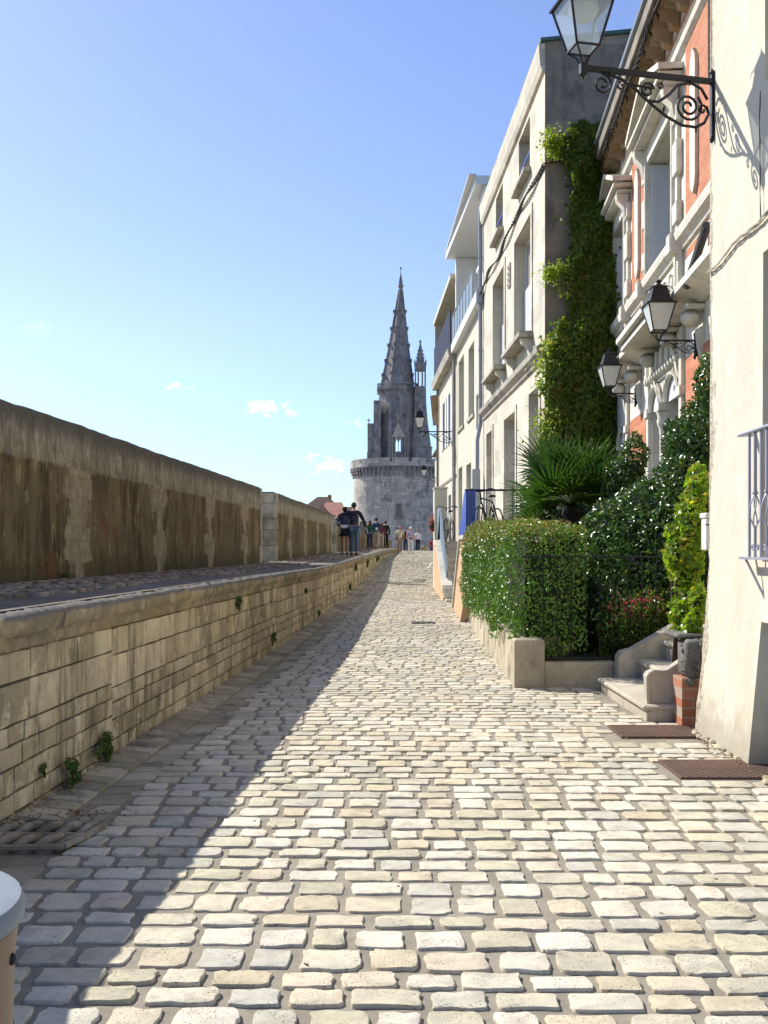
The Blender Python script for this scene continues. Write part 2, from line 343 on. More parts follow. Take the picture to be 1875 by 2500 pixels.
def cobble(mb, cx, cy, w, d, h, zf, n, rnd, ang=0.0, hj=.06, base=-.012):
    """one worn paving stone: an uneven rounded-rectangle outline, chamfered shoulders and a slightly domed top"""
    c = rnd.random(); rr = min(w, d)*rnd.uniform(.14, .26)
    out = []
    per = n//4
    for q, (sx, sy) in enumerate(((1, 1), (-1, 1), (-1, -1), (1, -1))):
        cut = rr*rnd.uniform(.35, 1.3)
        ox, oy = sx*(w/2-cut), sy*(d/2-cut)
        for k in range(per):
            a = q*math.pi/2+(k+.5)/per*math.pi/2 if per > 1 else q*math.pi/2+math.pi/4
            j = rnd.uniform(-.22, .12)*rr
            out.append((ox+(cut+j)*math.cos(a)*1.02, oy+(cut+j)*math.sin(a)*1.02))
    if n >= 16:           # a wandering midpoint on every side
        res = []
        for i, p in enumerate(out):
            res.append(p)
            if (i+1) % per == 0:
                q = out[(i+1) % len(out)]
                for t in (.33, .67): res.append((p[0]+(q[0]-p[0])*t+rnd.uniform(-.008, .008), p[1]+(q[1]-p[1])*t+rnd.uniform(-.010, .008)))
        out = res
    ca, sa = math.cos(ang), math.sin(ang); z0 = zf(cy)
    tx, ty = rnd.uniform(-hj, hj), rnd.uniform(-hj, hj)
    rings = [(1.012, base), (1.0, h*.65), (.978, h*.95), (.945, h)] if n >= 16 else [(1.0, base), (.99, h*.85), (.955, h)]
    o = len(mb.v); m = len(out)
    for (s, z) in rings:
        for (x, y) in out:
            xx, yy = x*s, y*s
            mb.v.append((cx+xx*ca-yy*sa, cy+xx*sa+yy*ca, z0+z+((tx*xx+ty*yy) if z > 0 else 0)+(rnd.uniform(-.0015, .0015) if z > 0 else 0)))
    mb.v.append((cx, cy, z0+h))
    for r in range(len(rings)-1):
        for k in range(m): k2 = (k+1) % m; mb.f.append((o+r*m+k, o+r*m+k2, o+(r+1)*m+k2, o+(r+1)*m+k)); mb.c.append(c)
    b = o+(len(rings)-1)*m; t = o+len(rings)*m
    for k in range(m): mb.f.append((b+k, b+(k+1) % m, t)); mb.c.append(c)

PLATES = [(1.93, 2.78, 8.60, 9.22), (1.98, 3.05, 7.05, 7.72)]
mb = MB(); Y = 1.2
while Y < 78:
    d = R.choice([.125, .145, .155, .165, .18, .20]); jt = R.uniform(.028, .046)
    yc = Y+d/2; x = wl(yc)+.50+R.uniform(-.05, .05); xr = right(yc)
    n = 16 if Y < 26 else 8
    if Y > 40: x += .0
    while x < xr:
        w = R.uniform(.13, .25); g_ = R.uniform(.026, .05)
        cx = x+w/2
        skip = any(a-.02 < cx < b+.02 and p-.03 < yc < q+.03 for a, b, p, q in PLATES) or (cx > 2.35 and 9.35 < yc < 12) or cx > 3.1
        if not skip:
            slope = -.012*(cx-.3)
            cobble(mb, cx, yc+slope*3+R.uniform(-.006, .006), w, d*R.uniform(.9, 1.04), R.uniform(.005, .011)*(1 if Y < 9 else .62), gz, n, R, R.uniform(-.025, .025), hj=.018)
        x += w+g_
    Y += d+jt
tag(mb.build('cobblestones', M['cobble'], smooth=True), kind='structure')
# big flat slabs of the gutter along the retaining wall
mb = MB(); Y = .8
while Y < 76:
    L = R.choice([.16, .2, .24, .3, .42])
    if Y < 5.9 and Y+L > 5.3: Y = 5.93
    for (a, b, za, zb) in ((.0, .25, .05, .02), (.26, .49, -.002, .004)):
        L2 = L
        x0, x1 = wl(Y)+a, wl(Y)+b; xe0, xe1 = wl(Y+L2)+a, wl(Y+L2)+b; z0, z1 = gz(Y), gz(Y+L2); e = .010
        c = R.random(); j = R.uniform(-.006, .006)
        mb.hexa([(x0, Y+e, z0-.05), (x1-e, Y+e+j, z0-.05), (xe1-e, Y+L2-e, z1-.05), (xe0, Y+L2-e, z1-.05),
                 (x0, Y+e, z0+za+j*.5), (x1-e, Y+e+j, z0+zb), (xe1-e, Y+L2-e, z1+zb), (xe0, Y+L2-e, z1+za+j*.5)], c)
    Y += L
tag(mb.build('gutter', M['slab']), kind='structure')

# ------------------------------------------------------------------ left: retaining wall, raised walk, parapet
rw = empty('retaining_wall', (0, 0, 0)); tag(rw, 'low wall of pale stone blocks holding up the raised walk on the left', 'wall')
mb = MB()      # dark core behind the joints and body of the raised walk
Ys = [.4, 4.4, 8, 12, 16, 20, 24, 28, 33, 38, 44, 50, 56, 62, 68, 74, 79]
for i in range(len(Ys)-1):
    a, b = Ys[i], Ys[i+1]
    mb.hexa([(pl(a)-.9, a, -.6), (wl(a)-.012, a, -.6), (wl(b)-.012, b, -.6), (pl(b)-.9, b, -.6), (pl(a)-.9, a, lz(a)-.06), (wl(a)-.012, a, lz(a)-.06), (wl(b)-.012, b, lz(b)-.06), (pl(b)-.9, b, lz(b)-.06)])
mb.build('wall_core', M['ashjoint'], rw)
def face_block(mb, y0, y1, z0, z1, rnd, proud):
    """block face with worn arrises on the retaining wall"""
    c = rnd.random(); e = .006; j = lambda k=.005: rnd.uniform(-k, k)
    yy0, yy1, zz0, zz1 = y0+e, y1-e, z0+e*1.1, z1-e*1.1
    oc = [(yy0+j(), zz0+j()), ((yy0+yy1)/2, zz0+j(.004)), (yy1+j(), zz0+j()), (yy1+j(.004), (zz0+zz1)/2), (yy1+j(), zz1+j()), ((yy0+yy1)/2, zz1+j(.004)), (yy0+j(), zz1+j()), (yy0+j(.004), (zz0+zz1)/2)]
    my, mz = (yy0+yy1)/2, (zz0+zz1)/2
    o = len(mb.v); k = .018
    for (ins, pr) in ((0, -.03), (0, proud*.4), (1, proud)):
        for (y, z) in oc:
            if ins: y += math.copysign(min(k, abs(my-y)), my-y); z += math.copysign(min(k*.8, abs(mz-z)), mz-z)
            mb.v.append((wl(y)+pr, y, z))
    mb.v.append((wl(my)+proud+j(.004), my, mz))
    for r in range(2):
        for q in range(8): q2 = (q+1) % 8; mb.f.append((o+r*8+q, o+r*8+q2, o+r*8+8+q2, o+r*8+8+q)); mb.c.append(c)
    for q in range(8): mb.f.append((o+16+q, o+16+(q+1) % 8, o+24)); mb.c.append(c)
mb = MB(); R2 = random.Random(3)
courses = [.20, .24, .115, .13, .15, .12, .14, .13, .16]; 
z = -.2; zc = [0.0]
for h in courses: zc.append(zc[-1]+h)
seg = .5
while seg < 78:
    L = R2.uniform(3.0, 6.0); top = lz(seg+L/2)-.235; off = R2.uniform(-.03, .03)
    for i, h in enumerate(courses):
        t = top-zc[i]+ (off if i else 0); b = top-zc[i+1]+off
        if t < gz(seg)-.12: break
        y = seg
        lo = .26 if h > .19 else .14
        while y < seg+L-.02:
            l = min(R2.uniform(lo, lo*2.4), seg+L-y)
            if seg+L-y-l < .12: l = seg+L-y
            face_block(mb, y, y+l, b, t, R2, R2.uniform(.0, .012)); y += l
    seg += L
mb.build('stone_blocks', M['ashlar'], rw, smooth=True, auto=50)
mb = MB(); y = .4; R3 = random.Random(9)      # worn, rounded coping overhanging the blocks
while y < 79:
    L = R3.uniform(.8, 1.5); c = R3.random(); nst = 16; prof = [(-.45, -.235), (.0, -.235), (.03, -.215), (.035, -.15), (.075, -.125), (.085, -.06), (.07, -.02), (.03, .0), (-.45, .0)]
    o = len(mb.v); j = R3.uniform(-.008, .008)
    for s in range(nst+1):
        Y = y+.006+(L-.012)*s/nst
        for (dx_, dz_) in prof:
            k = R3.uniform(-.022, .006) if dz_ > -.2 and dx_ > 0 else 0
            mb.v.append((wl(Y)+dx_+k+j, Y, lz(Y)+dz_+(R3.uniform(-.012, .004) if dz_ > -.03 else R3.uniform(-.012, .012) if dx_ > .02 else 0)))
    n = len(prof)
    for s in range(nst):
        for q in range(n-1): mb.f.append((o+s*n+q, o+s*n+q+1, o+(s+1)*n+q+1, o+(s+1)*n+q)); mb.c.append(c)
    mb.f.append(tuple(o+q for q in range(n))); mb.f.append(tuple(o+nst*n+q for q in range(n))); mb.c += [c, c]; y += L
mb.build('coping', M['ledge'], rw, smooth=True, auto=60)
mb = MB()
for i in range(len(Ys)-1):
    a, b = Ys[i], Ys[i+1]
    mb.add([(pl(a)-.1, a, lz(a)+.006), (wl(a)-.02, a, lz(a)+.004), (wl(b)-.02, b, lz(b)+.004), (pl(b)-.1, b, lz(b)+.006)], [(0, 1, 2, 3)])
tag(mb.build('walk', M['asphalt']), kind='structure')
mb = MB(); R4 = random.Random(5); y = 2.0
while y < 62:
    s = .10 if y < 30 else .16; x = pl(y)+.03; lim = wl(y)-.62+.12*math.sin(y*.9)
    while x < lim:
        w = s*R4.uniform(.7, 1.3); cobble(mb, x+w/2, y+R4.uniform(-.02, .02), w, s*R4.uniform(.75, 1.1), R4.uniform(.015, .035), lambda q: lz(q)+.004, 8, R4, R4.uniform(-.5, .5), hj=.1); x += w+.015
    y += s+.012
tag(mb.build('pebble_paving', M['pebble'], smooth=True), kind='structure')

def parapet_block(y0, y1, top, label, bend=None):
    mb = MB(); R5 = random.Random(int(y0*10)); n = max(4, int((y1-y0)/.22)); th = .62; wb = 0
    # cross-section: front foot -> front face -> band step -> top -> back
    o = 0
    for i in range(n+1):
        Y = y0+(y1-y0)*i/n; x = pl(Y)+(bend(Y) if bend else 0); wb = .6*wb+.4*R5.uniform(-.02, .02); tz = top(Y)+wb; b = lz(Y)-.05
        er = R5.uniform(0, .006)
        prof = [(x, b), (x-.008, b+.5), (x-.004, tz-.56), (x+.012, tz-.53), (x+.014, tz-.08), (x-.012-er, tz-.02), (x-.06, tz), (x-th+.07, tz+R5.uniform(-.01, .01)), (x-th, tz-.07), (x-th, b-1.0)]
        for (px_, pz) in prof: mb.v.append((px_, Y, pz))
    k = 10
    for i in range(n):
        for q in range(k-1): mb.f.append((i*k+q, i*k+q+1, (i+1)*k+q+1, (i+1)*k+q)); mb.c.append(.5)
    mb.f.append(tuple(range(k))); mb.f.append(tuple(n*k+q for q in range(k-1, -1, -1))); mb.c += [.5, .5]
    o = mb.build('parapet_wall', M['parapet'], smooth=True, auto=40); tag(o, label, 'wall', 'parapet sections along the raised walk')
    ends = [(y0, -1)] if y0 > 5 else []
    for (ye, sg) in ends+([(y1, 1)] if y1 < 45 else []):      # pale blocks added to lighten the section's end face
        z = lz(ye); q = MB(); k = 0
        while z < top(ye)-.1:
            h = min(R5.uniform(.3, .45), top(ye)-.03-z); w = .20 if k % 2 else .34
            ya, yb = (ye-.014, ye+w) if sg < 0 else (ye-w, ye+.014)
            q.cbox(pl(ye)-.61, pl(ye)+.024+(.05*w if sg < 0 else -.0), ya, yb, z+.004, z+h, .015, R5.random()); z += h; k += 1
        q.build('added_end_blocks', M['endblock'], o)
    return o
M['endblock'] = stone('pale_end_block', (.46, .42, .31), (.30, .27, .19), rndamt=.4, stain=(.14, .125, .085), pit=.5, bstr=.6, fine=45, streak=.5, streakcol=(.14, .12, .08), smix=.7)
parapet_block(.4, 24.6, lambda Y: 3.06, 'long brown-stained parapet section nearest the viewer with pale bare stone strips')
parapet_block(26.75, 41.0, lambda Y: 3.08-.004*(Y-26), 'middle parapet section past the narrow gap with pale facing blocks added on its end')
parapet_block(42.6, 72.0, lambda Y: 3.0-.027*(Y-42.6), 'farthest and lowest parapet section running behind the walkers towards the tower', bend=lambda Y: max(0, (Y-60)/12)**2*1.15)
# ------------------------------------------------------------------ house fronts on the right
def creammat():
    m, g = newmat('cream_plaster'); tc = g('ShaderNodeTexCoord', out=3); x, y, z = g.sep(tc)
    n1 = g.noise(tc, .9, 6, .6); n2 = g.noise(tc, 7, 6, .65); n3 = g.noise(tc, 45, 4, .6); sv = g.noise(g.map(tc, (1, 1, .16)), 3.2, 7, .65)
    c = g.mix(g.ramp(n1, .35, .65), (.62, .575, .45), (.55, .51, .405))
    c = g.mix(g.m('MULTIPLY', g.ramp(sv, .47, .68), .22), c, (.42, .38, .28))
    c = g.mix(g.m('MULTIPLY', g.ramp(g.noise(g.map(tc, (1, 1, .7), (3, 1, 9)), 2.3, 7, .7), .54, .64), .35), c, (.66, .65, .60))
    lo = g.m('SUBTRACT', 1.0, g.ramp(g.m('ADD', z, g.m('MULTIPLY', n2, -.9)), -.42, .10)); c = g.mix(g.m('MULTIPLY', lo, .65), c, (.27, .245, .185))
    ed = g.m('ADD', g.m('SUBTRACT', x, 4.932-.02), g.m('MULTIPLY', g.m('SUBTRACT', g.noise(g.map(tc, (1, 1, .55), (1, 7, 3)), 3.1, 5, .6), .44), .75))
    em = g.ramp(ed, -.05, .0); pc = g.mix(g.ramp(g.noise(tc, 26, 5, .7), .38, .6), (.17, .15, .11), (.50, .45, .34)); c = g.mix(g.m('MULTIPLY', em, .85), c, pc)
    cr = g('ShaderNodeTexVoronoi', {'Vector': g.mix(.12, tc, g.noise(tc, 4, 4, .6, out=1)), 'Scale': 1.15}, feature='DISTANCE_TO_EDGE')
    ck = g.m('MULTIPLY', g.m('LESS_THAN', cr, .0035), g.ramp(n1, .46, .56)); c = g.mix(g.m('MULTIPLY', ck, .12), c, (.2, .18, .13))
    v = g.m('ADD', .90, g.m('MULTIPLY', n2, .20)); c = g.mix(1.0, c, g.comb(v, v, v), 'MULTIPLY')
    h = g.m('SUBTRACT', g.m('ADD', g.m('MULTIPLY', n2, .8), g.m('MULTIPLY', n3, .2)), g.m('MULTIPLY', em, g.m('ADD', .3, g.noise(tc, 26, 5, .7))))
    finish(g, c, .9, h, .45, .02, spec=.2); return m
M['cream'] = creammat()
M['rough'] = stone('bare_quoin_stone', (.50, .43, .28), (.34, .30, .22), rndamt=.4, stain=(.22, .19, .13), pit=.8, bstr=.9, fine=50, bdist=.02)
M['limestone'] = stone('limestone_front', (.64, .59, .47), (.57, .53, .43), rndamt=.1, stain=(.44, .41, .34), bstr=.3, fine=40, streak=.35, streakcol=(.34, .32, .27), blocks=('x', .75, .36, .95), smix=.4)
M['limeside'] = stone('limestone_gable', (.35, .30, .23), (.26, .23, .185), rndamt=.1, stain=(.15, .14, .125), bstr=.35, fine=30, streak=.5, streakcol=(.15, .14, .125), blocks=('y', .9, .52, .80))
M['render_d'] = stone('pale_render', (.60, .56, .43), (.54, .51, .42), rndamt=.1, stain=(.42, .39, .31), bstr=.25, fine=30, streak=.3, streakcol=(.34, .32, .26), smix=.4)
M['white'] = plain('white_paint', (.74, .74, .72), .55, var=.05, bump=.05)
M['trim'] = stone('carved_limestone', (.74, .70, .59), (.66, .62, .51), rndamt=.12, stain=(.46, .42, .34), pit=.3, bstr=.5, fine=45, streak=.18, streakcol=(.3, .27, .2), grime=((.10, .10, .07), .8), smix=.45)
M['sill'] = stone('stone_sill', (.50, .46, .37), (.36, .33, .27), rndamt=.2, stain=(.18, .165, .13), bstr=.5, fine=40, grime=((.10, .10, .08), .9))
M['brick'] = brickmat('orange_brick')
M['brickjoint'] = brickmat('banded_brick', bw=.6, bh=.135, mortar=(.28, .16, .1), ms=.004)
M['shutter'] = plain('grey_white_shutter', (.52, .55, .58), .5, var=.06)
M['louver'] = plain('louver_white', (.62, .65, .68), .5, var=.04)
M['wframe'] = plain('window_frame_paint', (.66, .68, .66), .4, var=.04)
M['pane'] = plain('window_pane', (.035, .045, .055), .05, var=.2, scale=1.5, bump=0, spec=.8)
M['zinc'] = plain('zinc', (.34, .37, .40), .45, metal=.5, var=.15)
M['zinclight'] = plain('painted_pipe', (.27, .29, .35), .4, metal=.1, var=.1)
M['slate'] = stone('dark_roof', (.09, .09, .095), (.06, .06, .065), rndamt=.2, bstr=.3, fine=30)
M['copper'] = plain('green_copper', (.05, .12, .10), .6, var=.3)
M['soffit'] = stone('stained_soffit', (.34, .23, .12), (.44, .33, .20), rndamt=.3, stain=(.16, .11, .06), bstr=.5, fine=20)
M['iron'] = plain('black_iron', (.010, .010, .014), .45, metal=0, var=.3, bump=.15, spec=.35)
M['lilac'] = plain('grey_violet_iron', (.33, .335, .40), .4, metal=.1, var=.08)
M['blue'] = plain('blue_paint', (.03, .085, .36), .45, var=.12)
M['bluegrey'] = plain('grey_blue_panel', (.16, .22, .27), .55, var=.1)
M['navy'] = plain('navy_panel', (.012, .02, .055), .8, var=.1, spec=.2)
M['cable'] = plain('black_cable', (.03, .03, .032), .7, var=.3)
M['cablelight'] = plain('cream_cable', (.42, .38, .28), .7, var=.2)
M['orangewall'] = stone('ochre_render', (.60, .40, .235), (.54, .36, .21), rndamt=.1, stain=(.40, .29, .18), bstr=.3, fine=40, smix=.5)
M['coping'] = stone('pale_coping', (.60, .57, .49), (.50, .47, .40), rndamt=.2, stain=(.33, .31, .26), bstr=.4, fine=40)
M['rust'] = stone('rusty_iron', (.145, .085, .06), (.11, .07, .052), rndamt=0, bstr=.6, fine=160, stain=(.08, .06, .045))

M['curtain'] = plain('curtained_pane', (.36, .35, .30), .25, var=.25, scale=1.2, bump=0, spec=.6)
M['closed'] = plain('closed_inner_shutter', (.40, .41, .38), .6, var=.12, scale=2)
def window(parent, x0, x1, z0, z1, y, bars=(2, 3), fw=.06, mat='wframe', low=None, name='window', pane='pane'):
    """a casement set in the opening: frame with mullions, one child holding its panes"""
    mb = MB(); t = .05
    mb.cbox(x0, x0+fw, y-t, y, z0, z1, .006); mb.cbox(x1-fw, x1, y-t, y, z0, z1, .006)
    mb.cbox(x0+fw, x1-fw, y-t, y, z1-fw, z1, .006); mb.cbox(x0+fw, x1-fw, y-t, y, z0, z0+fw, .006)
    nx, nz = bars
    for i in range(1, nx): x = x0+(x1-x0)*i/nx; mb.cbox(x-fw*.5, x+fw*.5, y-t+.004, y-.003, z0+fw, z1-fw, .005)
    for j in range(1, nz): z = z0+(z1-z0)*j/nz; mb.box(x0+fw, x1-fw, y-t+.008, y-.01, z-.014, z+.014)
    w = mb.build(name, M[mat], parent)
    MB().box(x0+.01, x1-.01, y-t-.012, y-t+.012, z0+.01, z1-.01).build('pane', M[pane], w)
    if low:
        MB().cbox(x0+.03, x1-.03, y+.003, y+.03, z0+.02, low, .006).build('lower_panel', M['shutter'], w)
    return w
def sill(parent, x0, x1, z, out, th=.12, brackets=False, mat='sill'):
    s = MB().cbox(x0, x1, -.05, out, z-th, z, .02).build('sill', M[mat], parent, smooth=True, auto=30)
    if brackets:
        for x in (x0+.12, x1-.30):
            mb = MB(); mb.prism([(x, .002, z-th-.004), (x, out*.85, z-th-.004), (x, out*.7, z-th-.12), (x, out*.3, z-th-.22), (x, .06, z-th-.40), (x, .002, z-th-.42)], 0, (.16, 0, 0))
            mb.build('sill_bracket', M['trim'], s)
    return s
def shell(mb, L, D, z0, z1, near=True, far=True, top=True):
    if near: mb.add([(0, 0, z0), (0, -D, z0), (0, -D, z1), (0, 0, z1)], [(0, 1, 2, 3)])
    if far: mb.add([(L, 0, z0), (L, -D, z0), (L, -D, z1), (L, 0, z1)], [(3, 2, 1, 0)])
    mb.add([(0, -D, z0), (L, -D, z0), (L, -D, z1), (0, -D, z1)], [(3, 2, 1, 0)])
    if top: mb.add([(0, 0, z1), (L, 0, z1), (L, -D, z1), (0, -D, z1)], [(3, 2, 1, 0)])

# ---- A: nearest plastered house
A, LA, uA = frame('plastered_house', (2.692, 4.0), (2.84, 8.93), 'nearest cream plastered house filling the right edge behind the big lantern', 'house')
win = [(uA(6.45), uA(7.56), 1.50, 3.78), (uA(6.45), uA(7.52), 5.02, 8.0), (uA(6.3), uA(7.5), 0.0, 1.06)]
mb = MB(); zs = [k*.12 for k in range(1, 16)]+[k*.35 for k in range(6, 24)]; xs = [LA-.03, LA-.06, LA-.12, LA-.2]+[LA-.3*k for k in range(1, 14)]
mb.wall(0, LA, -.1, 8.6, win, 0, .24, xs=xs, zs=zs)
mb.add([(LA, 0, z) for z in [-.1]+zs+[8.6]]+[(LA, -6, z) for z in [-.1]+zs+[8.6]], [(i, i+1, i+1+len(zs)+2, i+len(zs)+2) for i in range(len(zs)+1)])
mb.add([(0, 0, -.1), (0, -6, -.1), (0, -6, 8.6), (0, 0, 8.6)], [(0, 1, 2, 3)]); mb.add([(0, 0, 8.6), (LA, 0, 8.6), (LA, -6, 8.6), (0, -6, 8.6)], [(0, 1, 2, 3)])
rj = random.Random(4); cache = {}
nv = []
for (x, y, z) in mb.v:
    bat = .13*max(0, 1-max(z, 0)/1.7)**1.4 if y > -.3 and z < 1.7 else 0
    key = round(z, 2)
    if key not in cache: cache[key] = (rj.uniform(-.012, .008), rj.uniform(-.006, .006))
    jx, jy = cache[key] if x > LA-.02 and y > -.05 else (0, 0)
    nv.append((x+jx+(bat*.15 if x > LA-.01 else 0), y+bat+jy, z))
mb.v = nv; mb.build('wall', M['cream'], A)
for (z0, z1, w) in ():
    n = 9; pts = []
    for i in range(n): z = z0+(z1-z0)*i/(n-1); pts.append((LA-w*math.sin(math.pi*(i+.6)/(n+.2))**.6*rq.uniform(.75, 1.1)-.004, z))
    b = lambda z: .13*max(0, 1-z/1.7)**1.4 if z < 1.7 else 0
    vs = [(x, b(z)+.006, z) for x, z in pts]+[(LA+.008+b(z)*.15, b(z)+.010, z) for x, z in pts]
    mb.add(vs, [(i, i+1, n+i+1, n+i) for i in range(n-1)], rq.random())
for (a, b, p, q) in win[:2]:
    window(A, a+.02, b-.01, p+.02, q-.02, -.17)
w = MB(); 
for i in range(6): w.cbox(win[2][0]+.19*i, win[2][0]+.19*i+.18, -.2, -.17, .02, 1.02, .006)
w.build('cellar_door', M['bluegrey'], A)
# grime line at the foot
mb = MB(); rq = random.Random(2)
for i in range(46):
    x = rq.uniform(.5, LA+.05); s = rq.uniform(.02, .05); mb.blob(x, .13+rq.uniform(0, .06), rq.uniform(.0, .02), s*1.3, s*.7, s*.6, rq.random(), 6, 4, .2, rq)
tag(mb.build('rubble_footing', M['rough'], A), kind='stuff')
# window guard
rl = MB(); x0, x1, yo = uA(6.5), uA(7.76), .10
rl.cbox(x0, x1, yo-.03, yo+.03, 2.44, 2.462, .006); rl.box(x0, x1-.02, yo-.022, yo+.022, 1.515, 1.535)
k = 0; x = x1-.2
while x > x0:
    if k % 2 == 0: rl.cbox(x-.011, x+.011, yo-.009, yo+.009, 1.536, 2.439, .003)
    else:
        rl.cbox(x-.011, x+.011, yo-.011, yo+.011, 2.0, 2.439, .003); rl.cbox(x-.018, x+.018, yo-.018, yo+.018, 1.99, 2.01, .003)
        for q in range(4):
            a = q*math.pi/2+.6
            rl.tube([(x+math.cos(a+t*1.5)*.034*math.sin(math.pi*t)+math.cos(a)*.008, yo+math.sin(a+t*1.5)*.034*math.sin(math.pi*t)+math.sin(a)*.008, 1.75+.24*t) for t in [i/8 for i in range(9)]], .006, 5)
        rl.tube([(x, yo, 1.536), (x, yo, 1.76)], .011, 6)
        for sg in (-1, 1):
            rl.tube([(x+sg*(.012+.05*(1-math.cos(t*5.2))*(.75-.25*t)), yo, 1.545+.10*t+.045*math.sin(t*5.2)) for t in [i/12 for i in range(13)]], .006, 5)
    x -= .128; k += 1
rl.tube([(x1-.12, yo, 1.515), (x1-.32, .0, 1.18)], .010, 6); rl.box(x1-.06, x1-.03, 0, yo, 1.517, 1.533); rl.box(x1-.06, x1-.03, 0, yo, 2.441, 2.455)
g_ = rl.build('window_guard', M['lilac'], A)

# ---- B: brick and stone house set back behind the garden
def XB(Y): return 3.19+.073*Y
B, LB, uB = frame('brick_house', (XB(8.98), 8.98), (XB(20.99), 20.99), 'ornate orange brick and white stone house with pediments behind the garden', 'house')
U1, U2 = (uB(14.95), uB(16.95), 6.06, 7.95), (uB(19.25), uB(20.75), 6.06, 7.9)
G1, G2, G3 = (uB(14.72), uB(15.68), 1.6, 4.2), (uB(15.95), uB(16.9), 1.6, 4.2), (uB(19.4), uB(20.3), 1.6, 3.9)
mb = MB(); mb.wall(0, LB, -.1, 9.7, [U1, U2, G1, G2, G3], 0, .30); shell(mb, LB, 8, -.1, 9.7); mb.build('wall', M['trim'], B)
bk = None
def bp(m, a, b, p, q, out=.012, mat='brick'): MB().box(a, b, -.02, out, p, q).build('brick_panel', M[mat], B)
bp(bk, uB(12.2), uB(14.35), 6.12, 8.6); bp(bk, uB(17.45), uB(18.8), 6.12, 8.6)
bp(bk, uB(12.2), uB(19.0), 8.82, 9.1); bp(bk, uB(9.2), uB(11.9), 6.12, 8.6)
bp(bk, uB(12.4), uB(14.3), 5.28, 5.75); bp(bk, uB(17.5), uB(18.8), 5.3, 5.75)
for q_ in ((12.6, 14.35, 3.55, 4.25), (17.4, 19.0, 3.1, 3.95), (17.4, 18.9, 1.9, 2.55), (12.8, 14.2, 1.9, 3.2)): bp(None, uB(q_[0]), uB(q_[1]), q_[2], q_[3], .012, 'brickjoint')
def loz(m, yc, hw, z0, z1, out=.05):
    u = uB(yc); t = hw*1.5
    pts = [(u, z1), (u+hw*.8, z1-t*.5), (u+hw, z1-t), (u+hw, z0+t), (u+hw*.8, z0+t*.5), (u, z0), (u-hw*.8, z0+t*.5), (u-hw, z0+t), (u-hw, z1-t), (u-hw*.8, z1-t*.5)]
    m.prism([(x, .013, z) for x, z in pts], 0, (0, out, 0))
for yc, hw in ((13.72, .15), (18.08, .17)):
    tr = MB(); loz(tr, yc, hw, 6.35, 8.3); tr.build('stone_lozenge', M['trim'], B)
# surrounds with projecting blocks
for (a, b, p, q) in (U1, U2):
    s = MB()
    for sx, d in ((a, -1), (b, 1)):
        xa, xb = (sx-.26, sx) if d < 0 else (sx, sx+.26)
        s.cbox(xa, xb, -.01, .06, p, q+.35, .015)
        for z, h in ((6.25, .32), (6.95, .5), (7.7, .3)):
            xc, xd = (xa-.13, xb-.05) if d < 0 else (xa+.05, xb+.13)
            s.cbox(xc, xd, .0, .095, z, z+h, .02)
        s.tube([((xa+xb)/2-.07*d, .07, p), ((xa+xb)/2-.07*d, .07, q+.3)], .045, 8)
    s.cbox(a-.26, b+.26, .0, .08, q+.003, q+.36, .015)
    s.build('window_surround', M['trim'], B, smooth=True, auto=35)
    # pediment on scrolled consoles
    s = MB(); zc = q+.36; m_ = (a+b)/2
    s.cbox(a-.40, b+.40, .0, .34, zc+.003, zc+.10, .02); s.cbox(a-.33, b+.33, .0, .26, zc-.09, zc, .02)
    s.prism([(a-.38, .0, zc+.104), (b+.38, .0, zc+.104), (m_, .0, zc+.52)], 0, (0, .14, 0))
    for (xa, za, xb, zb) in ((a-.44, zc+.09, m_, zc+.55), (m_, zc+.55, b+.44, zc+.09)):
        s.hexa([(xa, 0, za+.01), (xb, 0, zb+.01), (xb, .36, zb+.01), (xa, .36, za+.01), (xa, 0, za+.10), (xb, 0, zb+.10), (xb, .36, zb+.10), (xa, .36, za+.10)])
    for x in (a-.30, b+.08):
        s.prism([(x, .05, zc-.10), (x, .27, zc-.10), (x, .25, zc-.22), (x, .14, zc-.34), (x, .12, zc-.50), (x, .06, zc-.56)], 0, (.2, 0, 0))
    rz = random.Random(3)
    for i in range(16):
        t = rz.uniform(.15, .85); x = a+(b-a)*t; s.blob(x, .15, zc+.14+rz.uniform(0, .30)*(1-abs(t-.5)*2), .06, .05, .05, .5, 7, 5, .2, rz)
    s.build('pediment', M['trim'], B, smooth=True, auto=40)
# louvred shutters folded into the reveals, casements
for (a, b, p, q) in (U1, U2):
    for x, nm in ((b-.05, 1), (a+.005, -1)):
        s = MB(); s.box(x, x+.045, -.26, .0, p+.03, q-.03)
        z = p+.1
        while z < q-.1:
            s.box(x-.006 if nm > 0 else x+.03, x+.012 if nm > 0 else x+.052, -.245, -.015, z, z+.022); z += .042
        s.build('shutter', M['louver'], B)
    window(B, a+.06, b-.06, p+.02, q-.02, -.26, (2, 1))
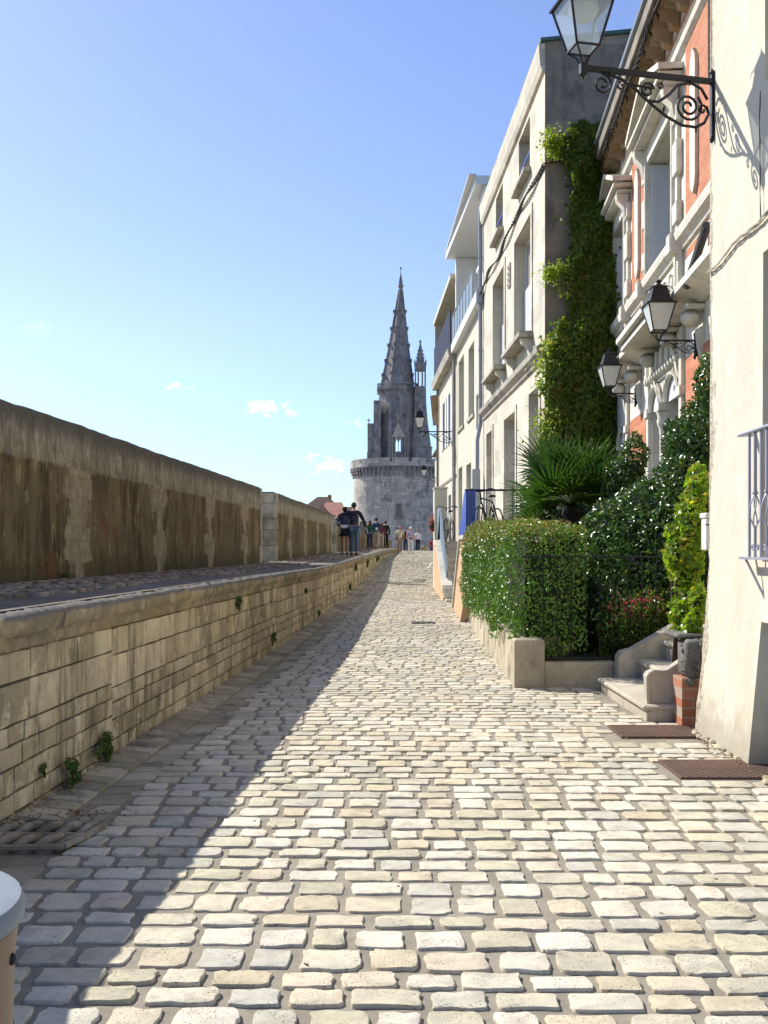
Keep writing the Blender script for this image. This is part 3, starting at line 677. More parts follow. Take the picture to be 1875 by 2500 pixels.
# arched twin windows: white half-round boards, reveals, column
for (a, b, p, q) in (G1, G2, G3):
    m_ = (a+b)/2; r = (b-a)/2-.01; zb = q-r-.0 if q > 4 else q-r; zb = q-.37
    pts = [(a+.01, -.06, zb)]+[(m_-r*math.cos(t), -.06, zb+(q-zb-.01)*math.sin(t)) for t in [math.pi*i/14 for i in range(15)]]+[(b-.01, -.06, zb)]
    s = MB(); s.prism(pts, 0, (0, .05, 0)); ab = s.build('arched_board', M['white'], B); cz = (zb+q)/2-.03; s = MB()
    for x0_, z0_, x1_, z1_ in ((-.07, .06, -.035, -.06), (-.035, -.06, 0, .04), (0, .04, .035, -.06), (.035, -.06, .07, .06)): s.tube([(m_-x0_, -.007, cz+z0_), (m_-x1_, -.007, cz+z1_)], .004, 4)
    s.build('monogram', M['zinc'], ab)
    # corner fillets making the head round
    s = MB()
    for sg in (-1, 1):
        cor = (m_+sg*(r+.01), q+.001)
        arc = [(m_+sg*(r+.01)*math.cos(t), zb+(q-zb)*math.sin(t)) for t in [math.pi/2*i/8 for i in range(9)]]
        s.prism([(cor[0], -.25, cor[1])]+[(x, -.25, z) for x, z in arc], 0, (0, .258, 0))
        s.tube([(x, .03, z) for x, z in arc], .045, 7)
    s.build('arch_moulding', M['trim'], B, smooth=True, auto=40)
    window(B, a+.02, b-.02, p+.02, zb-.02, -.27, (1, 2))
s = MB(); u = uB(15.815)
s.lathe([(.085, 1.6), (.085, 1.75), (.06, 1.8), (.055, 3.35), (.065, 3.4), (.06, 3.43), (.09, 3.5), (.10, 3.56), (.085, 3.62), (.11, 3.70)], 14, u, .03)
s.cbox(u-.13, u+.13, -.1, .13, 3.705, 3.85, .01); s.build('column', M['trim'], B, smooth=True, auto=35)
s = MB(); s.cbox(uB(14.5), uB(17.1), -.01, .03, 4.235, 4.74, .005)      # carved keystones and ribs over the arches
for i in range(12):
    x = uB(14.6)+.21*i; s.cbox(x, x+.11, .0, .07+.03*(i % 2), 4.26+.03*(i % 3), 4.70, .02); s.blob(x+.055, .08, 4.34, .06, .05, .07, .5, 8, 6)
for x in (uB(14.55)-.12, uB(16.95), uB(19.2)-.1): s.cbox(x, x+.16, .0, .06, 1.6, 4.75, .015); s.cbox(x-.03, x+.19, .0, .09, 3.75, 3.9, .012)
s.build('carved_frieze', M['trim'], B, smooth=True, auto=35)
# string courses, ledge and eaves
def course(name, a, b, z, prof, mat='trim'):
    s = MB(); poly = [(a, -.02, z+prof[0][1])]+[(a, y, z+dz) for y, dz in prof]+[(a, -.02, z+prof[-1][1])]
    s.prism(poly, 0, (b-a, 0, 0)); return s.build(name, M[mat], B)
course('string_course', 0, LB, 5.88, [(.04, -.06), (.06, 0), (.13, .05), (.15, .13), (.15, .17), (.10, .18)])
for yc in (14.6, 17.2, 18.95): MB().cbox(uB(yc)-.12, uB(yc)+.12, .02, .21, 5.78, 6.075, .02).build('string_course_block', M['trim'], B)
course('hood_ledge', uB(11.5), uB(19.6), 4.85, [(.05, -.06), (.12, -.02), (.30, .05), (.36, .08), (.36, .17), (.30, .20)])
course('frieze_moulding', 0, LB, 5.2, [(.02, -.03), (.06, 0), (.06, .05), (.02, .06)])
s = MB()
s.cbox(uB(14.35), uB(16.7), .0, .62, 4.90, 5.02, .02); s.cbox(uB(14.4), uB(16.65), .0, .55, 4.78, 4.897, .02)
s.build('balcony_slab', M['trim'], B, smooth=True, auto=35)
for yc in (13.35, 14.75, 16.35, 17.9, 19.3):
    s = MB(); u = uB(yc); s.blob(u, .17, 4.60, .11, .13, .12, .5, 16, 10); s.prism([(u-.06, .0, 4.5), (u-.06, .1, 4.45), (u-.06, .07, 4.2), (u-.06, .03, 4.05), (u-.06, 0, 4.0)], 0, (.12, 0, 0)); s.cbox(u-.11, u+.11, .0, .24, 4.70, 4.775, .01)
    s.build('console', M['trim'], B, smooth=True, auto=40)
s = MB(); s.box(.05, LB-.05, -.01, .018, 5.255, 5.27)
for (ya, yb) in ((13.0, 14.3), (17.5, 18.75)):
    s.cbox(uB(ya), uB(yb), -.0, .03, 5.30, 5.62, .01)
for yc in (14.55, 14.75, 17.15, 17.35, 18.95, 19.1): s.tube([(uB(yc), .04, 5.27), (uB(yc), .04, 5.80)], .06, 8)
for i in range(9): s.blob(uB(14.95)+.22*i, .05, 5.45+.06*(i % 2), .07, .06, .15, .5, 8, 6)
s.build('frieze_panels', M['trim'], B, smooth=True, auto=40)
course('eaves_moulding', 0, LB, 8.66, [(.02, -.05), (.07, 0), (.09, .08), (.12, .11), (.03, .13)])
s = MB(); s.box(-.1, LB-.02, -.1, .36, 9.50, 9.56)
for i in range(22):
    x = .25+i*.55
    if x > LB-.2: break
    s.prism([(x, .0, 9.49), (x, .34, 9.49), (x, .31, 9.40), (x, .2, 9.30), (x, .12, 9.12), (x, .0, 9.08)], 0, (.17, 0, 0))
    s.add([(x+.17+.19-.19*math.cos(t), .02, 9.12+.30*math.sin(t)) for t in [math.pi*k/8 for k in range(9)]]+[(x+.17+.19-.19*math.cos(t), .30, 9.12+.30*math.sin(t)+.06) for t in [math.pi*k/8 for k in range(9)]], [(k, k+1, k+10, k+9) for k in range(8)])
s.build('soffit', M['soffit'], B)
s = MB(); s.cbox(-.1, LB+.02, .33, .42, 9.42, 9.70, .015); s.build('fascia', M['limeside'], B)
s = MB(); s.tube([(-.1, .43, 9.72), (LB+.02, .43, 9.72)], .055, 8); s.build('gutter_pipe', M['zinc'], B)
s = MB(); s.add([(-.1, .40, 9.74), (LB, .40, 9.74), (LB, -3.5, 11.3), (-.1, -3.5, 11.3), (LB, -8, 9.7), (-.1, -8, 9.7)], [(0, 1, 2, 3), (3, 2, 4, 5)]); s.build('roof', M['slate'], B)
s = MB(); s.tube([(uB(12.95), .30, 4.92), (uB(11.9), .30, 5.36)], .055, 8); s.build('hood_ridge', M['slate'], B)

# ---- C: tall limestone house
C, LC, uC = frame('limestone_house', (3.3, 21.0), (3.02, 31.2), 'tall weathered limestone house with a vine on its shaded side wall', 'house')
tops = [(uC(22.8), uC(24.35), 10.06, 11.25), (uC(27.0), uC(28.35), 10.06, 11.25)]
firsts = [(uC(22.6), uC(24.9), 6.36, 8.97), (uC(26.67), uC(28.8), 6.36, 8.95)]
grounds = [(uC(21.6), uC(22.8), 1.84, 5.0), (uC(24.8), uC(26.6), 1.84, 4.9), (uC(29.0), uC(30.2), 1.84, 4.93)]
mb = MB(); mb.wall(0, LC, -.1, 12.0, tops+firsts+grounds, 0, .30)
mb.add([(LC, 0, -.1), (LC, -8, -.1), (LC, -8, 12), (LC, 0, 12)], [(3, 2, 1, 0)]); mb.build('wall', M['limestone'], C)
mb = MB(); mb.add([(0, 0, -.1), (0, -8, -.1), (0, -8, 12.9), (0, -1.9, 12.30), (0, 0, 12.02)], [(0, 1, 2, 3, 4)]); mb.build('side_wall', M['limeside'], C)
mb = MB(); mb.add([(-.06, .10, 12.04), (LC, .10, 12.04), (LC, -8, 12.95), (-.06, -8, 12.95), (-.06, .10, 11.97), (LC, .10, 11.97), (LC, -8, 12.85), (-.06, -8, 12.85)], [(0, 1, 2, 3), (4, 5, 6, 7), (0, 1, 5, 4), (0, 3, 7, 4), (1, 2, 6, 5)]); mb.build('roof', M['copper'], C)
mb = MB(); mb.prism([(.0, 0, 11.38), (.0, .06, 11.40), (.0, .10, 11.52), (.0, .13, 11.94), (.0, .0, 11.96)], 0, (LC, 0, 0)); mb.build('cornice', M['limestone'], C)
mb = MB(); mb.prism([(.0, 0, 5.45), (.0, .05, 5.47), (.0, .07, 5.56), (.0, .16, 5.63), (.0, .18, 5.74), (.0, .12, 5.78), (.0, .0, 5.79)], 0, (LC-.15, 0, 0)); mb.build('band_course', M['sill'], C)
for (a, b, p, q) in tops:
    window(C, a+.01, b-.01, p+.01, q-.01, -.24, (2, 1)); sill(C, a-.15, b+.15, p-.003, .17)
    MB().cbox(a+.01, b-.01, -.06, -.03, p+.44, p+.50, .01).build('blue_bar', M['blue'], C)
for (a, b, p, q) in firsts:
    window(C, a+.01, b-.01, p+.01, q-.01, -.24, (2, 2), low=p+1.45, pane='curtain'); sill(C, a-.22, b+.2, p-.003, .32, .14, True)
    s = MB(); s.cbox(a-.19, a-.002, .0, .03, p, q+.2, .01); s.cbox(b+.002, b+.19, .0, .03, p, q+.2, .01); s.cbox(a-.002, b+.002, .0, .035, q+.003, q+.2, .01); s.build('window_surround', M['limestone'], C)
for i, (a, b, p, q) in enumerate(grounds):
    window(C, a+.01, b-.01, p+.01, q-.01, -.24, (2, 2), name='glazed_door' if i else 'window', pane='curtain')
    s = MB(); s.cbox(a-.17, a-.002, .0, .03, p, q+.17, .01); s.cbox(b+.002, b+.17, .0, .03, p, q+.17, .01); s.cbox(a-.002, b+.002, .0, .035, q+.003, q+.17, .01); s.build('door_surround' if i else 'window_surround', M['limestone'], C)
s = MB(); u = uC(25.75)     # small carved plaque between the first-floor windows
s.cbox(u-.16, u+.16, .0, .04, 8.15, 8.75, .01)
for i in range(7): s.blob(u+(-.07 if i % 2 else .07), .04, 8.22+.075*i, .05, .03, .035, .5, 7, 5)
s.build('carved_plaque', M['sill'], C)
# ---- downpipe between C and D
dp = empty('downpipe', (3.0, 31.15, 0), 0, 'blue-grey rainwater pipe running the full height between the limestone and balcony houses', 'pipe')
s = MB(); s.tube([(-.06, 0, 5.4), (-.07, 0, 12.0)], .06, 10)
for z in (6.2, 7.6, 9.0, 10.4): s.tube([(-.066, 0, z), (-.066, 0, z+.04)], .075, 10)
s.tube([(-.06, 0, 5.4), (-.16, -.02, 4.9), (-.17, 0, 2.0)], .06, 10); s.build('pipe', M['zinclight'], dp, smooth=True, auto=40)
MB().cbox(-.32, -.08, -.10, .1, 1.7, 4.0, .02).build('meter_box', M['zinc'], dp)
MB().cbox(-.2, .0, -.12, .06, 9.05, 9.5, .02).build('junction_box', M['zinc'], dp)

# ---- D: house with recessed top-floor balcony
D, LD, uD = frame('balcony_house', (3.02, 31.22), (2.8, 39.5), 'pale rendered house whose white top floor has a deep overhang and a railed terrace', 'house')
ops = [(uD(33.6), uD(35.3), 6.03, 8.43), (uD(36.8), uD(38.7), 6.05, 8.6), (uD(32.4), uD(33.0), 5.4, 6.5), (uD(34.5), uD(36.0), 1.9, 4.5), (uD(37.4), uD(38.8), 1.9, 4.6)]
mb = MB(); mb.wall(0, LD, -.1, 9.1, ops, 0, .25); shell(mb, LD, 8, -.1, 9.1); mb.build('wall', M['render_d'], D)
for i, (a, b, p, q) in enumerate(ops):
    window(D, a+.01, b-.01, p+.01, q-.01, -.19, (2 if i != 2 else 1, 2), name='window' if i < 3 else 'glazed_door', pane='closed' if i < 2 else 'curtain')
    if i < 2:
        s = MB(); s.cbox(a-.1, b+.1, -.02, .06, p-.12, p-.003, .01); s.build('sill', M['sill'], D)
mb = MB(); mb.box(.02, LD-.02, -.1, .22, 9.1, 9.42); mb.build('terrace_slab', M['white'], D)
mb = MB(); mb.box(.05, LD-.02, -8, -1.6, 9.42, 12.7); mb.box(.05, 1.3, -1.6, -.05, 9.42, 12.7); mb.box(LD-.3, LD-.02, -1.6, .05, 9.42, 12.7); mb.build('top_floor', M['white'], D)
window(D, .35, 1.0, 10.4, 12.0, .0, (1, 2)); MB().cbox(.25, 1.1, -.03, .08, 10.25, 10.38, .01).build('sill', M['white'], D)
window(D, 2.0, 4.0, 9.5, 12.0, -1.57, (3, 1)); window(D, 4.6, 6.6, 9.5, 12.0, -1.57, (3, 1))
mb = MB(); mb.hexa([(.05, -8, 12.72), (LD, -8, 12.72), (LD, .42, 12.72), (.05, .22, 12.72), (.05, -8, 12.98), (LD, -8, 12.98), (LD, .42, 12.98), (.05, .22, 12.98)]); mb.box(.02, LD+.02, .2, .44, 12.984, 13.02); mb.build('roof_overhang', M['white'], D)
mb = MB(); 
mb.tube([(1.3, .18, 10.45), (LD-.05, .18, 10.45)], .025, 6)
for i in range(8): x = 1.3+(LD-1.4)*i/7; mb.tube([(x, .18, 9.42), (x, .18, 10.45)], .018, 6)
rg = mb.build('terrace_railing', M['zinc'], D); MB().box(1.3, LD-.05, .165, .175, 9.5, 10.4).build('screen_panel', M['bluegrey'], rg)
s = MB(); s.tube([(LD-.12, .10, 0), (LD-.12, .10, 9.0)], .055, 8); s.build('downpipe', M['limeside'], D)
# ---- E: farther house with sloping roof line and navy terrace guard
E, LE, uE = frame('terrace_house', (2.8, 39.52), (2.56, 48.2), 'narrow far house with white shutters and a navy terrace guard, last in the row', 'house')
ops = [(uE(41.6), uE(42.6), 5.9, 8.0), (uE(44.2), uE(45.4), 5.9, 8.0), (uE(41.8), uE(43.0), 1.4, 3.8), (uE(45.0), uE(46.2), 1.4, 3.8)]
mb = MB(); mb.wall(0, LE, -.1, 9.0, ops, 0, .22); shell(mb, LE, 8, -.1, 9.0); mb.build('wall', M['render_d'], E)
for i, (a, b, p, q) in enumerate(ops):
    window(E, a+.01, b-.01, p+.01, q-.01, -.17, (2, 2))
    if i < 2:
        for x in (a-.55, b+.03): MB().cbox(x, x+.52, .005, .045, p, q, .01).build('shutter', M['white'], E)
mb = MB(); mb.hexa([(-.02, -.1, 9.0), (LE, -.1, 9.0), (LE, .3, 9.0), (-.02, .3, 9.0), (-.02, -.1, 9.25), (LE, -.1, 9.25), (LE, .36, 9.3), (-.02, .36, 9.3)]); mb.build('eaves', M['sill'], E)
mb = MB(); mb.box(0.05, LE-.1, -8, -1.4, 9.25, 12.0); mb.box(.05, LE-.1, -8, .25, 12.0, 12.2); mb.box(LE-.5, LE-.3, -1.4, .2, 9.3, 12.0); mb.build('top_floor', M['render_d'], E)
MB().box(.3, LE-.3, .2, .23, 9.35, 10.9).build('terrace_guard', M['navy'], E)
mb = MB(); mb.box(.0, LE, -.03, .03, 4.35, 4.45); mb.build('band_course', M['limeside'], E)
for x in (.5, LE-.35):
    s = MB(); s.tube([(x, .07, .2), (x, .07, 9.0)], .055, 8); s.build('downpipe', M['zinclight'] if x < 1 else M['limeside'], E)
s = MB(); s.hexa([(LE-.55, .05, 7.35), (LE-.5, .05, 7.35), (LE-.35, .28, 7.3), (LE-.4, .28, 7.3), (LE-.55, .05, 8.75), (LE-.5, .05, 8.75), (LE-.35, .42, 8.7), (LE-.4, .42, 8.7)]); s.build('open_shutter', M['soffit'], E)
# ---- G: set-back house beyond the row, carrying the farthest lamp
G, LG, uG = frame('set_back_house', (4.05, 52.0), (3.88, 78.0), 'set-back pale house beyond the end of the row, mostly hidden', 'house')
ops = [(2+4*i, 3.2+4*i, z, z+1.9) for i in range(6) for z in (1.9, 5.2)]
mb = MB(); mb.wall(0, LG, -.6, 8.6, ops, 0, .2); shell(mb, LG, 7, -.6, 8.6); mb.build('wall', M['render_d'], G)
for (a, b, p, q) in ops: window(G, a+.01, b-.01, p+.01, q-.01, -.15, (2, 2))
mb = MB(); mb.add([(-.2, .3, 8.5), (LG+.2, .3, 8.5), (LG+.2, -3.5, 10.6), (-.2, -3.5, 10.6), (-.2, -7.2, 8.5), (LG+.2, -7.2, 8.5)], [(0, 1, 2, 3), (3, 2, 5, 4), (0, 3, 4), (1, 5, 2)]); mb.build('roof', M['soffit'], G)

# ------------------------------------------------------------------ raised entrance stairs on the right
S1 = empty('entrance_stairs', (0, 0, 0), 0, 'ochre-walled entrance stairs with a blue guard panel behind the hedge', 'stairs')
mb = MB(); X0, X1 = 1.66, 1.86      # outer wall: landing 21-22.3, then down to the ground at 24.4
for (x0, x1) in ((X0, X1),):
    poly = [(x0, 21.02, gz(21)-.1), (x0, 21.02, 1.78), (x0, 22.25, 1.78), (x0, 24.4, .22), (x0, 24.4, gz(24)-.1)]
    mb.prism(poly, 0, (x1-x0, 0, 0))
mb.prism([(1.52, 21.0, -.1), (3.3, 21.0, -.1), (3.3, 21.0, 1.70), (1.86, 21.0, 1.70)], 0, (0, .15, 0)); mb.build('side_wall', M['orangewall'], S1)
mb = MB(); mb.prism([(X0-.04, 21.0, 1.785), (X0-.04, 22.28, 1.785), (X0-.04, 24.5, .17), (X0-.04, 24.5, .27), (X0-.04, 22.3, 1.87), (X0-.04, 21.0, 1.87)], 0, (X1-X0+.08, 0, 0)); mb.build('coping', M['coping'], S1)
mb = MB(); mb.box(X1+.04, 3.25, 21.16, 22.3, 1.6, 1.8)
for i in range(8): mb.cbox(X1+.045, 3.0, 22.3+.27*i, 22.6+.27*i, gz(24)-.1, 1.8-.20*(i+1), .01)
mb.build('steps', M['coping'], S1)
mb = MB(); t = 1.0      # blue plank guard
for i in range(12):
    y0 = 21.05+.27*i; y1 = y0+.265; zt = lambda y: 2.78 if y < 21.5 else 2.78-(y-21.5)*.62; zb = lambda y: 1.875 if y < 22.3 else 1.875-(y-22.3)*.73
    if y1 > 24.35: break
    mb.hexa([(X0+.02, y0, zb(y0)), (X0+.06, y0, zb(y0)), (X0+.06, y1, zb(y1)), (X0+.02, y1, zb(y1)), (X0+.02, y0, zt(y0)), (X0+.06, y0, zt(y0)), (X0+.06, y1, zt(y1)), (X0+.02, y1, zt(y1))])
for i in range(4): mb.cbox(X0+.02+.05*i, X0+.065+.05*i, 21.0, 21.04, 1.9, 2.78, .004)
mb.build('guard_panel', M['blue'], S1)
mb = MB(); mb.cbox(X0, 3.3, 21.03, 21.07, 2.77, 2.81, .008)
for i in range(7): x = 2.1+.18*i; mb.tube([(x, 21.05, 1.8), (x, 21.05, 2.78)], .008, 5)
mb.build('railing', M['navy'], S1)
S2 = empty('far_entrance_stairs', (0, 0, 0), 0, 'stone steps climbing away between an ochre wall with pale coping and grey guard panel', 'stairs')
mb = MB(); mb.prism([(1.56, 27.0, .05), (1.56, 27.0, .50), (1.56, 30.3, 1.68), (1.56, 31.9, 1.68), (1.56, 31.9, .1)], 0, (.20, 0, 0)); mb.build('side_wall', M['orangewall'], S2)
mb = MB(); mb.prism([(1.53, 26.9, .42), (1.53, 26.9, .62), (1.53, 30.3, 1.84), (1.53, 31.95, 1.84), (1.53, 31.95, 1.70), (1.53, 30.3, 1.70)], 0, (.27, 0, 0)); mb.cbox(1.56, 1.92, 26.75, 27.1, .28, .58, .02); mb.build('coping', M['coping'], S2)
mb = MB(); mb.cbox(1.60, 2.02, 26.5, 27.2, .0, .277, .02)
for i in range(8): mb.cbox(1.80, 2.9, 27.2+.34*i, 30.3, .1, .38+.19*(i), .012)
mb.box(1.78, 3.0, 30.3, 32.0, 1.5, 1.80); mb.build('steps', M['coping'], S2)
mb = MB(); mb.hexa([(1.66, 27.3, .80), (1.70, 27.3, .80), (1.70, 31.8, 1.86), (1.66, 31.8, 1.86), (1.66, 27.3, 1.0), (1.70, 27.3, 1.0), (1.70, 30.4, 2.80), (1.66, 30.4, 2.80)])
mb.hexa([(1.66, 30.4, 1.86), (1.70, 30.4, 1.86), (1.70, 31.8, 1.86), (1.66, 31.8, 1.86), (1.66, 30.4, 2.80), (1.70, 30.4, 2.80), (1.70, 31.8, 2.80), (1.66, 31.8, 2.80)]); mb.build('guard_panel', M['bluegrey'], S2)
pil = MB(); pil.cbox(1.58, 1.98, 32.0, 32.9, .1, 3.45, .02); pil.cbox(1.56, 2.0, 31.98, 32.92, 3.453, 3.51, .01)
tag(pil.build('porch_pillar', M['render_d']), 'tall beige boxed pillar at the head of the far steps', 'pillar')
mb = MB(); mb.cbox(2.0, 2.5, 44.0, 45.2, .6, .93, .03); mb.cbox(1.85, 2.3, 42.9, 43.9, .5, .80, .03)
tag(mb.build('doorstep', M['coping']), 'low pale doorstep jutting into the lane below the far houses', 'doorstep')
# ------------------------------------------------------------------ medieval lantern tower, 150 m away
M['tower'] = stone('tower_stone', (.62, .57, .48), (.48, .45, .39), rndamt=.2, stain=(.21, .205, .20), bstr=.6, fine=6, scale=.35, blocks=('cyl', 1.1, .45, .70), spot=(.56, .52, .45), bdist=.08, streak=.45, streakcol=(.17, .17, .17))
M['tower2'] = stone('spire_stone', (.36, .335, .305), (.245, .23, .225), rndamt=.3, stain=(.10, .10, .11), bstr=.6, fine=6, scale=.5, streak=.6, streakcol=(.11, .11, .12), spot=(.40, .36, .32), bdist=.08)
TX, TY = 2.07, 150.0
T = empty('lantern_tower', (TX, TY, 0), 0, 'round grey medieval tower with a tall crocketed stone spire closing the lane', 'tower')
TZ = lambda py: EYE+(1338-py)*.06
s = MB(); s.lathe([(7.1, -1.5), (6.8, 0), (6.6, 2), (6.55, 11.9), (6.55, 13.15)], 64); s.build('round_body', M['tower'], T)
s = MB()
for k in range(60):
    a = 2*math.pi*k/60; ca, sa = math.cos(a), math.sin(a)
    for (r0, r1, z0, z1) in ((6.4, 6.68, 11.75, 12.2), (6.4, 6.86, 12.2, 12.6), (6.4, 7.0, 12.6, 13.0)):
        w = .16; pts = []
        for z in (z0, z1):
            for (r, sg) in ((r0, -1), (r1, -1), (r1, 1), (r0, 1)): pts.append((r*ca-sg*w*sa, r*sa+sg*w*ca, z))
        s.hexa(pts)
s.lathe([(6.5, 12.96), (7.05, 13.0), (7.05, 13.18), (6.5, 13.2)], 64); s.build('corbel_ring', M['tower2'], T)
s = MB(); n = 96; gaps = {72+k for k in (-14, 9, 16, -3, 3)}
for k in range(n):
    a0, a1 = 2*math.pi*k/n, 2*math.pi*(k+1)/n
    z1 = TZ(1127)-(0.55 if k in gaps else 0); pts = []
    for z in (13.15, z1):
        for (r, a) in ((6.6, a0), (7.02, a0), (7.02, a1), (6.6, a1)): pts.append((r*math.cos(a), r*math.sin(a), z))
    s.hexa(pts)
s.lathe([(6.7, 13.0), (6.7, 13.4)], 48); s.build('parapet', M['tower'], T)
# two-light window low on the body and arrow slits
s = MB()
def on_body(s, px, z0, z1, w, out, dz=0):
    x = (px-937.5)*.0575-TX; y = -math.sqrt(max(.1, 6.56**2-x*x)); s.box(x-w/2, x+w/2, y-out, y+.3, z0, z1)
on_body(s, 973, 6.0, 7.9, .85, .16); on_body(s, 973, 5.6, 5.9, 1.1, .3); b_ = s.build('window_frame', M['tower2'], T)
s = MB(); on_body(s, 973, 6.1, 7.75, .6, .19); s.build('pane', M['pane'], b_)
for (px, z, h, w) in ((941, 10.2, .7, .2), (1042, 9.6, .9, .22), (1040, 12.2-2.9, .7, .2), (1032, 4.5, .6, .25), (1048, 5.0, .5, .25)):
    s = MB(); on_body(s, px, z, z+h, w, .02); s.build('arrow_slit', M['pane'], T)
# octagonal upper storey, pierced from front to back by the window
s = MB(); Zb = 14.0
def octo(r, rot=math.pi/8): return [(r*math.cos(rot+k*math.pi/4), r*math.sin(rot+k*math.pi/4)) for k in range(8)]
o1 = octo(3.35)
L_ = [(-3.095, 1.28), (-3.095, -1.28), (-1.28, -3.095), (-.42, -3.095), (-.42, 3.095), (-1.28, 3.095)]
for sg in (-1, 1):
    s.prism([(x*-sg if sg > 0 else x, y, Zb) for x, y in (L_ if sg < 0 else L_)], 0, (0, 0, TZ(1060)-Zb))
s.prism([(-.42, -3.09, Zb), (.42, -3.09, Zb), (.42, 3.09, Zb), (-.42, 3.09, Zb)], 0, (0, 0, TZ(1107)-Zb))
lean = lambda z: (-.12+.5*max(0, (z-25.6)/14.1), 0)
s.lathe([(3.35, TZ(1060)), (3.15, TZ(1000)), (2.95, TZ(970)), (2.9, TZ(965)), (3.15, TZ(955)), (3.3, TZ(950))], 8, rot=math.pi/8, lean=lambda z: (-.05, 0))
for k in range(8):      # engaged shafts at the corners
    a = math.pi/8+k*math.pi/4; s.box(3.25*math.cos(a)-.22, 3.25*math.cos(a)+.22, 3.25*math.sin(a)-.22, 3.25*math.sin(a)+.22, Zb, TZ(1000))
s.build('octagonal_storey', M['tower2'], T)
s = MB()
s.prism([(-.9, -3.4, TZ(1072)), (.9, -3.4, TZ(1072)), (0, -3.4, TZ(1036))], 0, (0, .3, 0)); s.box(-.06, .06, -3.42, -3.2, TZ(1036), TZ(1022)); s.box(-.32, .32, -3.42, -3.25, TZ(1031), TZ(1028))
for x in (-.95, -.52, .44, .87): s.box(x, x+.12, -3.42, -3.05, Zb+.3, TZ(1068))
s.box(-.05, .05, -3.3, -3.15, TZ(1107), TZ(1060))
for x in (-.22, .22): 
    for sg in (-1, 1): s.hexa([(x, -3.3, TZ(1078)), (x+sg*.24, -3.3, TZ(1088)), (x+sg*.24, -3.15, TZ(1088)), (x, -3.15, TZ(1078)), (x, -3.3, TZ(1060)), (x+sg*.24, -3.3, TZ(1060)), (x+sg*.24, -3.15, TZ(1060)), (x, -3.15, TZ(1060))])
s.build('gothic_window', M['tower'], T)
s = MB(); x0 = lambda px, Y=146: (px-937.5)*Y/2500-TX
s.box(x0(912), x0(930), -3.6, -1.8, Zb, TZ(986)+.0); s.box(x0(897), x0(912), -3.2, -1.6, Zb, TZ(1040)); s.box(x0(911.5), x0(930.5), -3.62, -1.78, TZ(1112), TZ(1107))
s.box(x0(896), x0(925), -3.8, -1.4, Zb, TZ(1109)); b1 = s.build('buttress', M['tower2'], T)
s = MB(); c = x0(900); s.box(c-.05, c+.05, -2.6, -2.5, TZ(1040), TZ(1026)); s.box(c-.24, c+.24, -2.59, -2.51, TZ(1033), TZ(1031)); s.build('stone_cross', M['tower2'], b1)
# gallery
s = MB(); 
for k in range(8):
    a0 = math.pi/8+k*math.pi/4; a1 = a0+math.pi/4; A0 = Vector((3.25*math.cos(a0), 3.25*math.sin(a0), 0)); A1 = Vector((3.25*math.cos(a1), 3.25*math.sin(a1), 0))
    nr = ((A0+A1)/2).normalized()*.14
    def bar(t0, t1, z0, z1):
        p, q = A0.lerp(A1, t0), A0.lerp(A1, t1); d = Vector((-.06, 0, 0))
        s.hexa([(*(v+d).xy, z) for z in (z0, z1) for v in (p, q, q-nr, p-nr)])
    bar(0, 1, 25.28, 25.5); bar(0, 1, 24.8, 24.95)
    for i in range(7): bar(i/7, i/7+.05, 24.95, 25.28)
    for i in range(6): bar(i/6+.04, i/6+.09, 24.2, 24.6)
s.lathe([(2.9, 24.3), (3.3, 24.65), (3.3, 24.82), (2.9, 24.83)], 8, rot=math.pi/8, lean=lambda z: (-.06, 0)); s.build('gallery', M['tower2'], T)
s = MB(); s.lathe([(2.62, 25.0), (2.5, 25.55), (1.6, 30.6), (.30, 39.5)], 8, rot=math.pi/8, lean=lean)
for k in range(8):
    a = math.pi/8+k*math.pi/4
    s.tube([(lean(z)[0]+(r+.0)*math.cos(a), (r)*math.sin(a), z) for r, z in ((2.55, 25.4), (1.6, 30.6), (.30, 39.5))], [.12, .10, .06], 6)
s.build('spire', M['tower2'], T)
for py in (918, 883, 845, 804, 762):
    z = TZ(py); r = np.interp(z, [25.55, 30.6, 39.5], [2.5, 1.6, .3])+.08
    for k in range(8):
        a = math.pi/8+k*math.pi/4; cx, cy = lean(z)[0]+r*math.cos(a), r*math.sin(a)
        s = MB(); s.box(cx-.16, cx+.16, cy-.16, cy+.16, z-.12, z+.12); s.box(cx-.22, cx+.22, cy-.22, cy+.22, z+.1, z+.22); s.build('crocket', M['tower2'], T)
lx = lean(39.5)[0]
s = MB(); s.lathe([(.3, 39.4), (.22, 39.6), (.40, 39.8), (.42, 40.1), (.26, 40.35), (.3, 40.5), (.16, 41.3), (.03, 42.0)], 10, lx); s.build('finial', M['tower2'], T, smooth=True)
s = MB(); s.tube([(lx, 0, 41.9), (lx, 0, 42.75)], .035, 6); s.hexa([(lx-.1, -.02, 42.5), (lx+.22, -.02, 42.45), (lx+.22, .02, 42.45), (lx-.1, .02, 42.5), (lx-.12, -.02, 42.75), (lx+.05, -.02, 42.72), (lx+.05, .02, 42.72), (lx-.12, .02, 42.75)]); s.build('weathervane', M['iron'], T)
